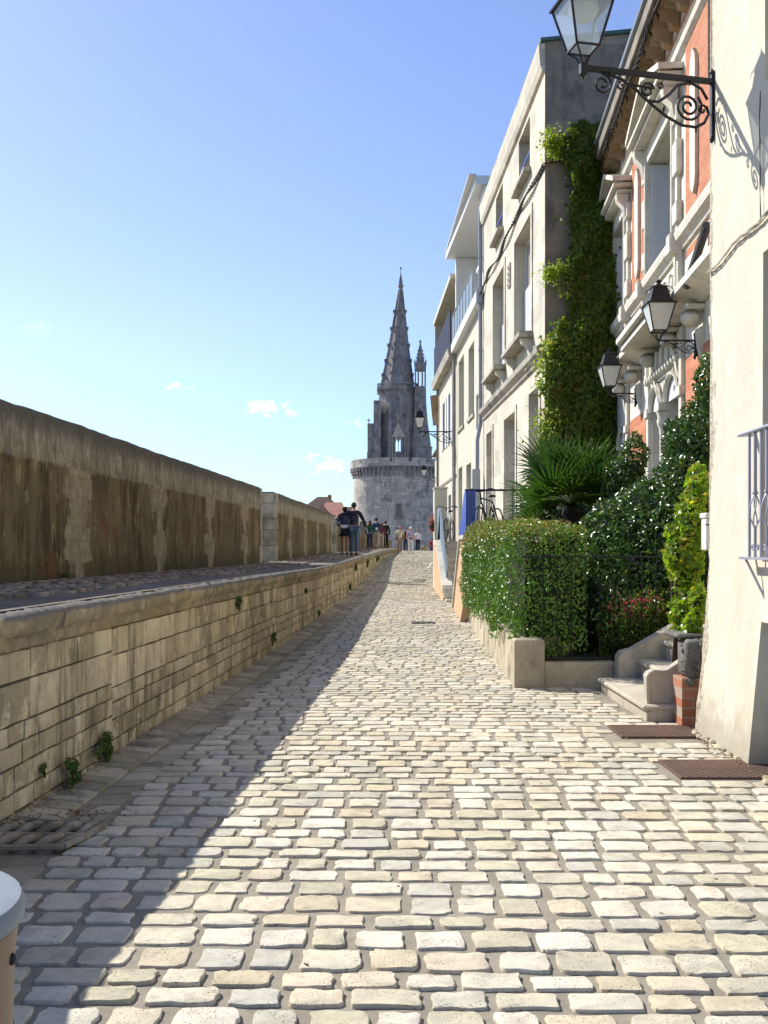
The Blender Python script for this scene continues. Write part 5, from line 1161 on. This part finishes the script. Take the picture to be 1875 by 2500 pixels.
# ---- climbing vine on the shaded gable of the limestone house
V = empty('climbing_vine', (3.9, 20.8, 0), 0, 'tall leafy vine climbing the shaded gable corner up to the eaves', 'vine'); rg = np.random.default_rng(5)
keys = [(300, 1418, 1476), (335, 1385, 1490), (370, 1375, 1490), (410, 1400, 1492), (500, 1408, 1495), (600, 1402, 1500), (640, 1395, 1500), (700, 1395, 1502), (760, 1392, 1505), (800, 1372, 1505), (850, 1345, 1505), (900, 1345, 1505), (960, 1338, 1505), (1050, 1330, 1505), (1130, 1325, 1505), (1200, 1330, 1505)]
ky = [k[0] for k in keys]; n = 34000
py = rg.uniform(300, 1200, n); a = np.interp(py, ky, [k[1] for k in keys]); b = np.interp(py, ky, [k[2] for k in keys])
px = a+(b-a)*rg.uniform(-.0, 1.0, n)+rg.normal(0, 4, n)+9*np.sin(py*.045)*(rg.uniform(0, 1, n) < .5)-rg.exponential(7, n)*(rg.uniform(0, 1, n) < .25)
th = rg.uniform(0, 1, n)**.6*(.28+.12*np.sin(py*.03+px*.05)+.15*(py > 780)); Yv = 20.93-th
X = (px-937.5)*Yv/2500; Z = EYE+(1338-py)*Yv/2500
P_ = np.c_[X-3.9, Yv-20.8, Z]; P_[:, 2] += .05*np.sin(P_[:, 0]*14)
leaves('foliage', P_, np.tile((-.25, -1, .25), (n, 1)), .10, M['leaf_vine'], V, .62, 4, droop=1.2)
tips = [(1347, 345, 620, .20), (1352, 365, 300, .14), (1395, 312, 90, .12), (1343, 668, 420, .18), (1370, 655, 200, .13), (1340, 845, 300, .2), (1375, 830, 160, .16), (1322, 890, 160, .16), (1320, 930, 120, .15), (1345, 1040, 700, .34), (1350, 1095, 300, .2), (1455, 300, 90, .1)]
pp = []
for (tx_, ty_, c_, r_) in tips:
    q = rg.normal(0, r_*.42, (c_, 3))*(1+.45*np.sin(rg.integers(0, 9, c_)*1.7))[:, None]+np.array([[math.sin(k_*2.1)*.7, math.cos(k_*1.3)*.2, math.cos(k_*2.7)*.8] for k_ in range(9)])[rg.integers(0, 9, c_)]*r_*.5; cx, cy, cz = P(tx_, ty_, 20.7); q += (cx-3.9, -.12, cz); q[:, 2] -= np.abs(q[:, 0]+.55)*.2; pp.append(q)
pp = np.concatenate(pp); leaves('sunlit_tips', pp, np.tile((-.6, -.5, .6), (len(pp), 1)), .075, M['leaf_vine_sunlit'], V, .5, 6, droop=.8)
mb = MB(); rv = random.Random(3)
for i in range(14):
    x = rv.uniform(-.1, .65); pts = []
    for k in range(16): pts.append((x+.06*math.sin(k*.9+i)+(.15 if k < 4 else 0)*rv.random(), .14-.03*rv.random(), .1+k*.62*(1 if i < 8 else .8))); x += rv.uniform(-.04, .04)
    mb.tube(pts, [.03-.0016*k for k in range(16)], 5)
mb.build('stems', M['twig'], V)
mb = MB(); mb.blob(-.02+.4, .02, 2.2, .5, .12, 2.2, .5, 12, 8, .1); mb.blob(.45, .06, 6.2, .30, .07, 3.4, .5, 12, 8, .1); mb.build('dark_leaf_core', M['core'], V)  # dark filler blobs for the shade behind the vine leaves
# ---- fan palm
PL = empty('fan_palm', (2.74, 15.0, .2), 0, 'spiky green fan palm rising behind the hedge', 'palm'); rp = random.Random(21)
mb = MB(); mb.tube([(0, 0, -.2), (.02, .02, .8), (0, 0, 1.7), (0, 0, 2.0)], [.17, .15, .16, .12], 12)
for i in range(160):
    a_, z_ = rp.uniform(0, 6.28), rp.uniform(0, 1.95); mb.tube([(.14*math.cos(a_), .14*math.sin(a_), z_), (.20*math.cos(a_), .20*math.sin(a_), z_+.05), (.23*math.cos(a_), .23*math.sin(a_), z_-.03)], [.018, .01, .003], 4)
mb.build('trunk', M['twig'], PL)
def fan(mb, c, dirv, n, L, rnd, w=.034):
    """one fan leaf: a petiole from the crown and n pleated blades radiating from its tip"""
    d = Vector(dirv).normalized(); pet = rnd.uniform(.42, .70); sag = rnd.uniform(.02, .12)
    hub = Vector(c)+d*pet-Vector((0, 0, sag)); mb.tube([Vector(c), Vector(c)+d*pet*.5+Vector((0, 0, .02)), hub], [.011, .009, .007], 5, rnd.random()*.6)
    side = d.cross(Vector((0, 0, 1))); side = side.normalized() if side.length > .1 else Vector((1, 0, 0))
    tw = rnd.uniform(-.9, .9); up = side.cross(d); side2 = (side*math.cos(tw)+up*math.sin(tw)); nn = side2.cross(d).normalized()
    cc = rnd.random()*.8
    for k in range(n):
        a = -1.95+3.9*k/(n-1); bd = d*math.cos(a)+side2*math.sin(a); l = L*(1-.22*(abs(a)/1.95)**2)*rnd.uniform(.92, 1.05)
        s = bd.cross(nn).normalized(); c_ = min(1, cc+rnd.uniform(0, .2)); o = len(mb.v)
        for t, ww in ((.0, .25), (.35, 1.0), (.7, .7), (1.0, .03)):
            dr = -.10*L*t*t*rnd.uniform(.6, 1.4); p = hub+bd*l*t+nn*(.05*math.sin(t*2))+Vector((0, 0, dr))
            for sg in (-1, 0, 1): q = p+s*w*ww*sg*.5+nn*(w*.35*ww if sg else 0); mb.v.append(tuple(q))
        for r in range(3):
            for e in range(2): mb.f.append((o+r*3+e, o+r*3+e+1, o+(r+1)*3+e+1, o+(r+1)*3+e)); mb.c.append(c_)
mb = MB()
for i in range(50):
    a = rp.uniform(0, 2*math.pi); el = rp.uniform(-.35, 1.35)
    fan(mb, (0, 0, 1.98), (math.cos(a)*math.cos(el), math.sin(a)*math.cos(el), math.sin(el)), 28, rp.uniform(.60, .86), rp)
mb.build('fronds', M['leaf_palm'], PL)
mb = MB()
for i in range(12):
    a = rp.uniform(0, 2*math.pi); el = rp.uniform(-1.3, -.6); fan(mb, (0, 0, 1.85), (math.cos(a)*math.cos(el), math.sin(a)*math.cos(el), math.sin(el)), 18, .42, rp, .014)
mb.build('dry_fronds', M['deadpalm'], PL)
# ---- garden shrubs
def shrub(name, label, blobs, nleaf, size, mat, seed, core=True, aspect=.55, cat='shrub', stems=None, droop=.3):
    cx = sum(b[0] for b in blobs)/len(blobs); cy = sum(b[1] for b in blobs)/len(blobs); S = empty(name, (cx, cy, .2), 0, label, cat); rg = np.random.default_rng(seed)
    vol = np.array([b[3]*b[4]+b[4]*b[5]+b[3]*b[5] for b in blobs]); ch = rg.choice(len(blobs), nleaf, p=vol/vol.sum()); B_ = np.array(blobs)[ch]
    d = rg.normal(0, 1, (nleaf, 3)); d[:, 1] -= .25; d /= np.linalg.norm(d, axis=1)[:, None]; r = np.clip(1-rg.exponential(.12, nleaf), .35, 1.0)*(1+lumps(d*1.3+B_[:, :3], 2.6, .13))
    P_ = B_[:, :3]+d*B_[:, 3:6]*r[:, None]-(cx, cy, .2); P_ = P_[P_[:, 2] > -.1]; dd = d[:len(P_)] if False else P_*0+(-.3, -.6, .5)
    leaves('foliage', P_, dd, size, mat, S, aspect, seed+1, droop=droop)
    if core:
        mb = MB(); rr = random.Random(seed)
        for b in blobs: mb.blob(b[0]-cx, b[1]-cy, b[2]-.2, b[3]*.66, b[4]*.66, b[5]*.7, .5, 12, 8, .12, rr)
        mb.build('dark_leaf_core', M['core'], S)  # added dark filler, shade between the leaves as colour
    mb = MB(); rr = random.Random(seed+5)
    for b in blobs: mb.tube([(b[0]-cx+rr.uniform(-.1, .1), b[1]-cy, -.2), (b[0]-cx, b[1]-cy, (b[2]-.2)*.6), (b[0]-cx+rr.uniform(-.05, .05), b[1]-cy, b[2]-.2)], [.025, .018, .01], 5)
    mb.build('stems', M['twig'], S); return S
shrub('camellia_shrub', 'large dark glossy-leaved shrub filling the garden between palm and plastered house',
      [(2.95, 12.9, 1.35, .42, .5, .85), (3.25, 12.8, 1.9, .42, .5, .55), (3.5, 12.4, 1.5, .45, .45, .9), (3.10, 12.5, .9, .5, .4, .55), (3.6, 12.4, 2.3, .35, .35, .5), (2.75, 13.1, 1.75, .25, .3, .35), (3.75, 12.6, 2.75, .25, .3, .42)], 26000, .058, M['leaf_dark'], 31)
shrub('climbing_rose', 'airy dark climber reaching up to the brick panels against the plastered corner',
      [(3.78, 12.3, 3.0, .20, .25, .45), (3.86, 12.25, 3.55, .14, .2, .35), (3.62, 12.5, 2.9, .22, .25, .3), (3.93, 12.3, 3.3, .15, .2, .4)], 3600, .062, M['leaf_dark'], 35, core=False, cat='climber')
shrub('slender_shrub', 'sparse shrub with shiny leaves standing before the arched window',
      [(3.30, 14.2, 2.45, .30, .3, .42), (3.45, 14.1, 2.85, .18, .2, .30), (3.22, 14.2, 1.9, .3, .3, .4), (3.62, 14.1, 2.25, .28, .25, .25)], 5200, .064, M['leaf_dark'], 37, core=False)
shrub('lime_shrub', 'bright yellow-green large-leaved shrub squeezed against the plastered corner',
      [(2.90, 9.75, 1.05, .14, .2, .28), (2.88, 9.8, 1.45, .17, .2, .30), (2.93, 9.8, 1.85, .14, .2, .28), (3.0, 9.8, 2.2, .10, .2, .22), (2.80, 9.75, 1.55, .14, .15, .16), (2.82, 9.72, .96, .12, .15, .18), (2.78, 9.85, 1.75, .08, .1, .08), (2.84, 9.42, .90, .10, .1, .10), (2.88, 9.4, 1.1, .08, .1, .16)], 2600, .066, M['leaf_lime'], 41, aspect=.62)
shrub('round_shrub', 'low dark leafy shrub behind the iron railing above the cheek wall',
      [(2.84, 12.3, .60, .28, .25, .38), (2.72, 13.6, .75, .30, .4, .75), (3.1, 12.1, .70, .40, .25, .38), (3.42, 12.05, .80, .30, .22, .34)], 9000, .045, M['leaf_vine'], 43)
shrub('light_shrub', 'lighter green leafy shrub between the palm and the dark glossy shrub',
      [(2.76, 12.9, 1.45, .20, .25, .36), (2.84, 12.9, 1.05, .22, .25, .42), (2.92, 12.6, 1.45, .18, .2, .32)], 5200, .052, M['leaf_hedge'], 47)
rg = np.random.default_rng(9); q = rg.normal(0, 1, (240, 3))*(.22, .05, .09)+(3.05, 11.95, .90)
fl = empty('flowering_plant', (3.05, 11.95, .2), 0, 'small plant with red and pink flowers at the edge of the front steps', 'plant')
tag(leaves('petals', q-(3.05, 11.95, .2), np.tile((-.3, -1, .5), (240, 1)), .03, M['petal'], fl, .8, 5), kind='stuff')
q = rg.normal(0, 1, (900, 3))*(.24, .06, .12)+(0, .03, .62); leaves('foliage', q, np.tile((-.3, -1, .5), (900, 1)), .04, M['leaf_hedge'], fl, .5, 6)
# ---- weeds of the retaining wall
def weed(label, loc, r, n, seed, sz=.03):
    rg = np.random.default_rng(seed); d = rg.normal(0, 1, (n, 3)); d /= np.linalg.norm(d, axis=1)[:, None]; d[:, 0] = np.abs(d[:, 0])*.8; d[:, 2] = d[:, 2]*.95+.15
    lobes = rg.normal(0, 1, (7, 3))*(.5, .8, .75); p = (d*.42+lobes[rg.integers(0, 7, n)]*.62)*r*rg.uniform(.5, 1.0, n)[:, None]; p[:, 0] = np.abs(p[:, 0])*.6; o = leaves('weed', p, d, sz, M['leaf_weed'], None, .5, seed, droop=.2); o.location = loc
    return tag(o, label, 'weed', 'weeds growing on the retaining wall')
M['leaf_weed'] = leafmat('weed_leaf', (.035, .075, .015), (.075, .13, .03), (.14, .16, .04), .5, .3, .4)
def wp(px, py, Y): x, y, z = P(px, py, Y); return (wl(Y)+.02, Y, z)
weed('largest leafy weed at the foot of the wall', (wl(7.35)+.05, 7.35, .16), .14, 900, 61); weed('second leafy weed at the wall foot, nearer the grate', (wl(6.72)+.05, 6.72, .12), .11, 600, 62)
weed('tiny pale weed in the wall joint above the grate', (wl(6.3)+.02, 6.3, .24), .05, 120, 63, .022)
weed('round green tuft hanging high under the coping', wp(588, 1478, 12.6), .11, 420, 64, .035); weed('narrow tuft low on the wall where the lane narrows', wp(660, 1560, 15.3), .10, 260, 65, .035)
weed('small tuft at the foot of the parapet pier', (pl(11.4)+.04, 11.4, 1.29), .07, 220, 66)
for i, (px, py, Y, r) in enumerate(((745, 1442, 19.3, .05), (768, 1500, 21.5, .07), (862, 1432, 29.5, .12), (868, 1388, 31.5, .16), (898, 1376, 37.0, .20), (918, 1362, 43.5, .24))):
    x, y, z = wp(px, py, Y); weed(['first small wall tuft beyond the pale rendered strip', 'dark tuft near the far wall foot', 'bushy tuft at the far wall foot', 'tuft halfway up the far wall', 'hanging growth on the far wall', 'farthest growth where the wall meets the bend'][i], (x, y, max(gz(Y)+.1, min(z, lz(Y)-.1))), r, 300, 70+i, .05)
# ---- dry leaves and grit blown along the wall foot and the house foot
rg = np.random.default_rng(15); n = 420
yy = 5.6+rg.exponential(3.2, n); xx = np.array([wl(v) for v in yy])+np.abs(rg.normal(.03, .07, n)); q = np.c_[xx, yy, np.full(n, .062)]
n2 = 160; y2 = rg.uniform(7.2, 9.2, n2); q2 = np.c_[2.63+.03*(y2-7)-np.abs(rg.normal(0, .05, n2)), y2, np.full(n2, .015)]
q3 = np.c_[rg.uniform(-1.5, 2.5, 90), rg.uniform(3.0, 12.0, 90), np.full(90, .012)]
q4 = np.c_[rg.normal(-1.78, .12, 110), rg.normal(5.92, .05, 110), np.full(110, .05)+rg.uniform(0, .03, 110)]
q = np.concatenate([q, q2, q3, q4]); M['dryleaf'] = leafmat('dry_leaf', (.10, .06, .03), (.24, .15, .07), (.30, .22, .10), .7, .1, .2)
tag(leaves('dry_leaves', q, np.tile((0, 0, 2.5), (len(q), 1)), .028, M['dryleaf'], None, .5, 16), kind='stuff')
# ------------------------------------------------------------------ people
M['skin'] = plain('skin', (.50, .27, .18), .55, var=.08); M['skintan'] = plain('tanned_skin', (.36, .16, .09), .55, var=.08)
CL = {}
def cloth(c, name='cloth'):
    k = (name, c)
    if k not in CL: CL[k] = plain(name, c, .85, var=.25, scale=9, bump=.25, spec=.2)
    return CL[k]
def skinned(name, V_, E_, R_, mat, parent, sub=1, root=0):
    me = bpy.data.meshes.new(name); me.from_pydata(V_, E_, []); me.update(); o = bpy.data.objects.new(name, me); COL.objects.link(o); o.parent = parent; me.materials.append(mat)
    m = o.modifiers.new('skin', 'SKIN'); m.use_smooth_shade = True
    if not me.skin_vertices: me.attributes  # created by the modifier below when missing
    if len(me.skin_vertices) == 0:
        bpy.context.view_layer.objects.active = o; bpy.ops.mesh.customdata_skin_add()
    for i, r in enumerate(R_):
        sv = me.skin_vertices[0].data[i]; sv.radius = r if hasattr(r, '__len__') else (r, r); sv.use_root = (i == root)
    if sub: s = o.modifiers.new('sub', 'SUBSURF'); s.levels = sub; s.render_levels = sub
    return o
def person(loc, yaw, h, label, group=None, top=(.1, .1, .1), bottom=(.05, .05, .05), kind='trousers', sleeve='long', hair=(.03, .02, .015), hairlen='short', la=None, ra=None, stride=.16, skin='skin', shoes=(.03, .03, .03), wide=1.0, stripes=None):
    t = empty('person', loc, yaw, label, 'person', group, sc=h/1.75); s = stride
    la = la or ((-.24, -.03, 1.14), (-.25, .06, .90)); ra = ra or ((.24, -.03, 1.14), (.25, .06, .90))
    w = wide
    J = {'pelvis': ((0, 0, .95), (.14*w, .10)), 'waist': ((0, .0, 1.10), (.125*w, .09)), 'chest': ((0, 0, 1.30), (.15*w, .105)), 'nb': ((0, -.01, 1.45), (.07, .06)), 'neck': ((0, 0, 1.52), (.052, .052)),
         'jaw': ((0, .025, 1.585), (.068, .075)), 'mid': ((0, .01, 1.655), (.078, .092)), 'crown': ((0, 0, 1.72), (.052, .065)), 'nose': ((0, .125, 1.625), (.014, .014)),
         'ls': ((-.165*w, -.01, 1.42), (.06, .06)), 'le': (la[0], (.043, .043)), 'lw': (la[1], (.028, .028)), 'rs': ((.165*w, -.01, 1.42), (.06, .06)), 're': (ra[0], (.043, .043)), 'rw': (ra[1], (.028, .028)),
         'lh': ((-.09, 0, .90), (.085, .085)), 'lk': ((-.095, s*.55+.03, .50), (.058, .058)), 'la': ((-.09, s*.95-.03, .09), (.038, .038)), 'lt': ((-.10, s*.95+.11, .04), (.035, .03)),
         'rh': ((.09, 0, .90), (.085, .085)), 'rk': ((.095, -s*.35+.03, .50), (.058, .058)), 'ra': ((.09, -s*.95-.03, .10), (.038, .038)), 'rt': ((.10, -s*.95+.11, .045), (.035, .03))}
    E = [('pelvis', 'waist'), ('waist', 'chest'), ('chest', 'nb'), ('nb', 'neck'), ('neck', 'jaw'), ('jaw', 'mid'), ('mid', 'crown'), ('mid', 'nose'), ('nb', 'ls'), ('ls', 'le'), ('le', 'lw'), ('nb', 'rs'), ('rs', 're'), ('re', 'rw'),
         ('pelvis', 'lh'), ('lh', 'lk'), ('lk', 'la'), ('la', 'lt'), ('pelvis', 'rh'), ('rh', 'rk'), ('rk', 'ra'), ('ra', 'rt')]
    for sd, a in (('l', la), ('r', ra)):       # palm and five fingers
        d = (Vector(a[1])-Vector(a[0])).normalized(); q = d.orthogonal().normalized(); q = Vector((0, 1, 0))-d*d.y; q = q.normalized() if q.length > .2 else d.orthogonal().normalized(); n_ = d.cross(q)
        pm = Vector(a[1])+d*.07; J[sd+'p'] = (tuple(pm), (.038, .017)); E.append((sd+'w', sd+'p'))
        for i, (o_, l_) in enumerate(((-.028, .055), (-.010, .068), (.010, .070), (.028, .060))):
            k = sd+'f%d' % i; J[k] = (tuple(pm+q*o_+d*l_*.8+n_*.012), (.009, .009)); E.append((sd+'p', k))
        k = sd+'th'; J[k] = (tuple(pm+q*.052+d*.015), (.010, .010)); E.append((sd+'p', k))
    names = list(J); V_ = [J[k][0] for k in names]; E_ = [(names.index(a), names.index(b)) for a, b in E]; R_ = [J[k][1] for k in names]
    skinned('body', V_, E_, R_, M[skin], t)
    def garment(name, keys, edges, grow, mat, tweak={}):
        V2, R2 = [], []
        for k in keys: v, r = J[k]; V2.append(tweak.get(k, (v, None))[0]); g2 = tweak.get(k, (None, grow))[1] or grow; R2.append((r[0]+g2, r[1]+g2))
        return skinned(name, V2, [(keys.index(a), keys.index(b)) for a, b in edges], R2, mat, t)
    tm = cloth(top, 'top_cloth')
    def mid(a, b, f=.5): return tuple(Vector(J[a][0]).lerp(Vector(J[b][0]), f))
    ks = ['pelvis', 'waist', 'chest', 'nb', 'ls', 'le', 'rs', 're']; es = [('pelvis', 'waist'), ('waist', 'chest'), ('chest', 'nb'), ('nb', 'ls'), ('ls', 'le'), ('nb', 'rs'), ('rs', 're')]; tw = {'pelvis': ((0, 0, .93), .03)}
    if sleeve == 'long': ks += ['lw', 'rw']; es += [('le', 'lw'), ('re', 'rw')]
    else: tw['le'] = (mid('ls', 'le', .7), .022); tw['re'] = (mid('rs', 're', .7), .022)
    if kind in ('skirt',): tw['pelvis'] = ((0, 0, 1.02), .015)
    garment('sweater' if sleeve == 'long' else 'shirt', ks, es, .018, tm, tw)
    bm_ = cloth(bottom, 'lower_cloth')
    if kind == 'skirt':
        mb = MB(); mb.lathe([(.135, 1.06), (.16, .98), (.19, .85), (.205, .70), (.20, .695), (.12, .72)], 18, sx=1, sy=.78); mb.build('skirt', bm_, t, smooth=True)
    else:
        ks = ['pelvis', 'lh', 'lk', 'rh', 'rk']; es = [('pelvis', 'lh'), ('lh', 'lk'), ('pelvis', 'rh'), ('rh', 'rk')]; tw = {}
        if kind == 'trousers': ks += ['la', 'ra']; es += [('lk', 'la'), ('rk', 'ra')]; tw = {'la': (J['la'][0], .032), 'ra': (J['ra'][0], .032)}
        garment(kind, ks, es, .02, bm_, tw)
    for sd in ('la', 'ra'):
        x, y, z = J[sd][0]; mb = MB(); mb.blob(x, y+.05, .035+max(0, z-.095), .048, .13, .042, .5, 10, 7); mb.build('shoe', cloth(shoes, 'shoe'), t, smooth=True)
    hm = cloth(hair, 'hair'); mb = MB()
    mb.blob(0, -.022, 1.675, .093, .108, .098, .5, 14, 9, .02)
    if hairlen == 'long': mb.blob(0, -.075, 1.54, .10, .06, .17, .5, 12, 8, .05)
    if hairlen == 'bun': mb.blob(0, -.11, 1.70, .05, .05, .05, .5, 10, 7, .03)
    mb.build('hair', hm, t, smooth=True)
    for sx in (-.03, .03): MB().blob(sx, .100, 1.652, .011, .008, .008, .5, 8, 6).build('eye', cloth((.03, .02, .02), 'eye'), t)
    return t
WK = 'walkers on the raised walk'; ST = 'people strolling in the lane'
m_ = person((-1.05, 35.7, lz(35.7)+.01), 0, 1.83, 'tall man in a dark striped sweater and jeans, arm round the woman beside him', WK, (.022, .022, .035), (.07, .12, .19), hair=(.04, .045, .03),
       la=((-.42, .02, 1.36), (-.55, -.13, 1.27)), ra=((.33, -.06, 1.15), (.40, .05, .93)), wide=1.12, shoes=(.02, .02, .02))
for z in (1.02, 1.10, 1.18, 1.26):
    mb = MB(); mb.lathe([(.176, z), (.178, z+.018)], 20, sy=.72, c=.5); mb.build('stripe', cloth((.12, .12, .16), 'stripe'), m_)
w_ = person((-1.37, 35.75, lz(35.7)+.01), 0, 1.68, 'woman in a navy top and short black skirt walking with an arm round the man', WK, (.045, .05, .10), (.012, .016, .018), 'skirt', hair=(.02, .015, .012), hairlen='bun',
       ra=((.30, -.10, 1.22), (.46, -.14, 1.10)), la=((-.27, .02, 1.18), (-.20, .16, 1.05)), skin='skintan')
mb = MB(); rr = random.Random(4)
for i in range(9): mb.blob(-.22+rr.uniform(-.07, .08), .06+rr.uniform(-.05, .05), 1.25+rr.uniform(-.14, .14), .08, .06, .07, .5, 9, 7, .15, rr)
mb.build('draped_jacket', cloth((.22, .27, .31), 'grey_jacket'), w_, smooth=True)
mb = MB(); mb.lathe([(.155, .98), (.165, 1.05), (.16, 1.10)], 18, sy=.8); mb.build('white_shirt_hem', cloth((.70, .70, .72), 'white_hem'), w_, smooth=True)
person((-.80, 58, lz(58)), .1, 1.62, 'woman with long brown hair in a dark green jacket and jeans on the raised walk', WK, (.02, .09, .06), (.04, .05, .10), hair=(.10, .05, .025), hairlen='long', stride=.05)
pb = person((-.45, 58.6, lz(58)), -.1, 1.78, 'man in a blue jacket and pale trousers carrying a white sheet on the raised walk', WK, (.03, .07, .13), (.42, .36, .26), hair=(.03, .02, .02), stride=.1)
MB().cbox(-.02, .12, -.14, -.12, 1.08, 1.22, .004).build('paper_sheet', M['white'], pb)
person((-.16, 63.5, lz(63)), .0, 1.60, 'woman in a maroon top and pale trousers behind the man in blue', WK, (.16, .03, .06), (.48, .40, .30), hair=(.12, .05, .03), hairlen='long', stride=.08)
person((.10, 64, lz(64)), .05, 1.72, 'figure dressed all in black, last of the walkers on the raised walk', WK, (.015, .015, .015), (.015, .015, .015), stride=.06, hair=(.02, .02, .02))
pc = person((.97, 63, gz(63)), math.pi, 1.70, 'bald man in cream shirt and khaki shorts with a shoulder bag', ST, (.66, .58, .38), (.36, .29, .18), 'shorts', 'short', hair=(.45, .25, .18), wide=1.15, skin='skintan')
mb = MB(); mb.tube([(-.13, .10, 1.46), (.02, .15, 1.25), (.18, .10, 1.02)], .012, 5); mb.blob(.22, .02, .98, .05, .10, .09, .5, 10, 7); mb.build('shoulder_bag', cloth((.03, .03, .03), 'bag'), pc)
pw = person((1.65, 63.5, gz(63.5)), math.pi+.1, 1.64, 'white-haired woman in a patterned top and white trousers walking beside him', ST, (.42, .36, .48), (.72, .70, .72), 'trousers', 'short', hair=(.80, .76, .58), hairlen='short', ra=((.27, -.02, 1.15), (.22, .14, .98)))
mb = MB(); mb.blob(0, .14, .97, .12, .05, .05, .5, 12, 7); mb.build('waist_bag', cloth((.06, .06, .07), 'bag'), pw)
person((1.46, 68, gz(68)), math.pi, 1.62, 'person in dark clothes half hidden behind the white-haired woman', ST, (.03, .03, .06), (.04, .05, .09), hair=(.03, .02, .02))
person((2.64, 80, gz(80)), math.pi-.1, 1.72, 'man in a white long-sleeved shirt and black trousers coming over the rise', ST, (.70, .68, .70), (.02, .022, .03), hair=(.12, .06, .04), wide=1.1)
person((4.14, 88, gz(88)), .1, 1.72, 'distant person in a bright red top near the pillar', ST, (.50, .03, .03), (.08, .10, .16), hair=(.03, .02, .02), skin='skintan')
person((3.70, 95, gz(95)), math.pi, 1.72, 'distant figure in mustard yellow at the crest of the lane', ST, (.45, .36, .14), (.40, .34, .20), hair=(.10, .07, .04))
person((4.25, 97, gz(97)), math.pi, 1.66, 'distant figure in pale pink at the crest of the lane', ST, (.62, .42, .42), (.60, .50, .46), hair=(.2, .14, .08))

# ------------------------------------------------------------------ bicycles parked on the landings, hanging flowers
def bicycle(loc, yaw, label, tube):
    t = empty('bicycle', loc, yaw, label, 'bicycle', 'bicycles parked on the stair landings')     # +y is forward
    for y in (.0, -1.02):
        mb = MB(); n = 28
        ring = [(0, y+.33*math.cos(a), .34+.33*math.sin(a)) for a in [2*math.pi*i/n for i in range(n+1)]]; mb.tube(ring, .019, 6, cap=False); wl_ = mb.build('wheel', M['iron'], t, smooth=True)
        mb = MB()
        for k in range(14): a = 2*math.pi*k/14; mb.tube([(0, y, .34), (0, y+.32*math.cos(a), .34+.32*math.sin(a))], .0022, 4)
        mb.tube([(-.05, y, .34), (.05, y, .34)], .02, 8); mb.build('spokes', M['zinclight'], wl_)
    mb = MB()
    for a, b in (((0, -.12, .78), (0, -.52, .30)), ((0, -.10, .86), (0, -.68, .82)), ((0, -.68, .88), (0, -.52, .30)), ((.03, -1.02, .34), (.03, -.66, .80)), ((-.03, -1.02, .34), (-.03, -.66, .80)), ((.03, -1.02, .34), (.02, -.52, .30)), ((-.03, -1.02, .34), (-.02, -.52, .30)), ((0, -.08, .92), (0, -.12, .74))): mb.tube([a, b], .017, 7)
    for sx in (-1, 1): mb.tube([(0, -.11, .76), (sx*.05, -.09, .70), (sx*.05, 0, .34)], .013, 6)
    mb.build('bicycle_frame', M[tube], t, smooth=True)
    mb = MB(); mb.tube([(-.32, -.16, 1.02), (-.2, -.08, 1.06), (-.07, -.05, 1.0), (.07, -.05, 1.0), (.2, -.08, 1.06), (.32, -.16, 1.02)], .013, 7); mb.tube([(0, -.08, .9), (0, -.05, 1.0)], .016, 7)
    for sx in (-1, 1): mb.tube([(sx*.32, -.16, 1.02), (sx*.22, -.10, 1.055)], .020, 7); mb.tube([(sx*.22, -.02, 1.03), (sx*.32, -.04, 1.0)], .008, 5)
    mb.build('handlebar', M['iron'], t)
    mb = MB(); mb.blob(0, -.72, .93, .075, .13, .035, .5, 12, 7); mb.build('saddle', M['iron'], t, smooth=True)
    mb = MB(); mb.tube([(-.09, -.52, .14), (-.05, -.52, .14), (-.05, -.52, .30), (.05, -.52, .30), (.05, -.52, .46), (.09, -.52, .46)], .009, 5); mb.lathe([(.0, 0), (.09, .0), (.09, .01), (0, .01)], 5, 0, -.52); mb.build('crank', M['zinc'], t)
bicycle((1.86, 30.75, 1.805), math.pi-.25, 'white-framed bicycle standing on the far steps with dark raised handlebars', 'white')
bicycle((2.02, 21.75, 1.805), math.pi-.5, 'dark bicycle on the near landing behind the blue guard panel', 'iron')
rg = np.random.default_rng(77); q = rg.normal(0, 1, (260, 3))*(.045, .05, .12)
hf = empty('flower_basket', (1.53, 32.3, 2.35), 0, 'red and pink flowers hanging from the side of the beige pillar', 'flowers')
leaves('petals', q, q*1.0, .045, M['petal'], hf, .8, 5); leaves('foliage', q[:160]*.8, q[:160], .06, M['leaf_weed'], hf, .5, 6)
mb = MB(); mb.lathe([(.05, -.22), (.11, -.06), (.12, -.04), (.0, -.05)], 12); mb.tube([(0, 0, -.05), (.03, 0, .3), (.06, 0, .33)], .006, 5); mb.build('basket', M['twig'], hf)
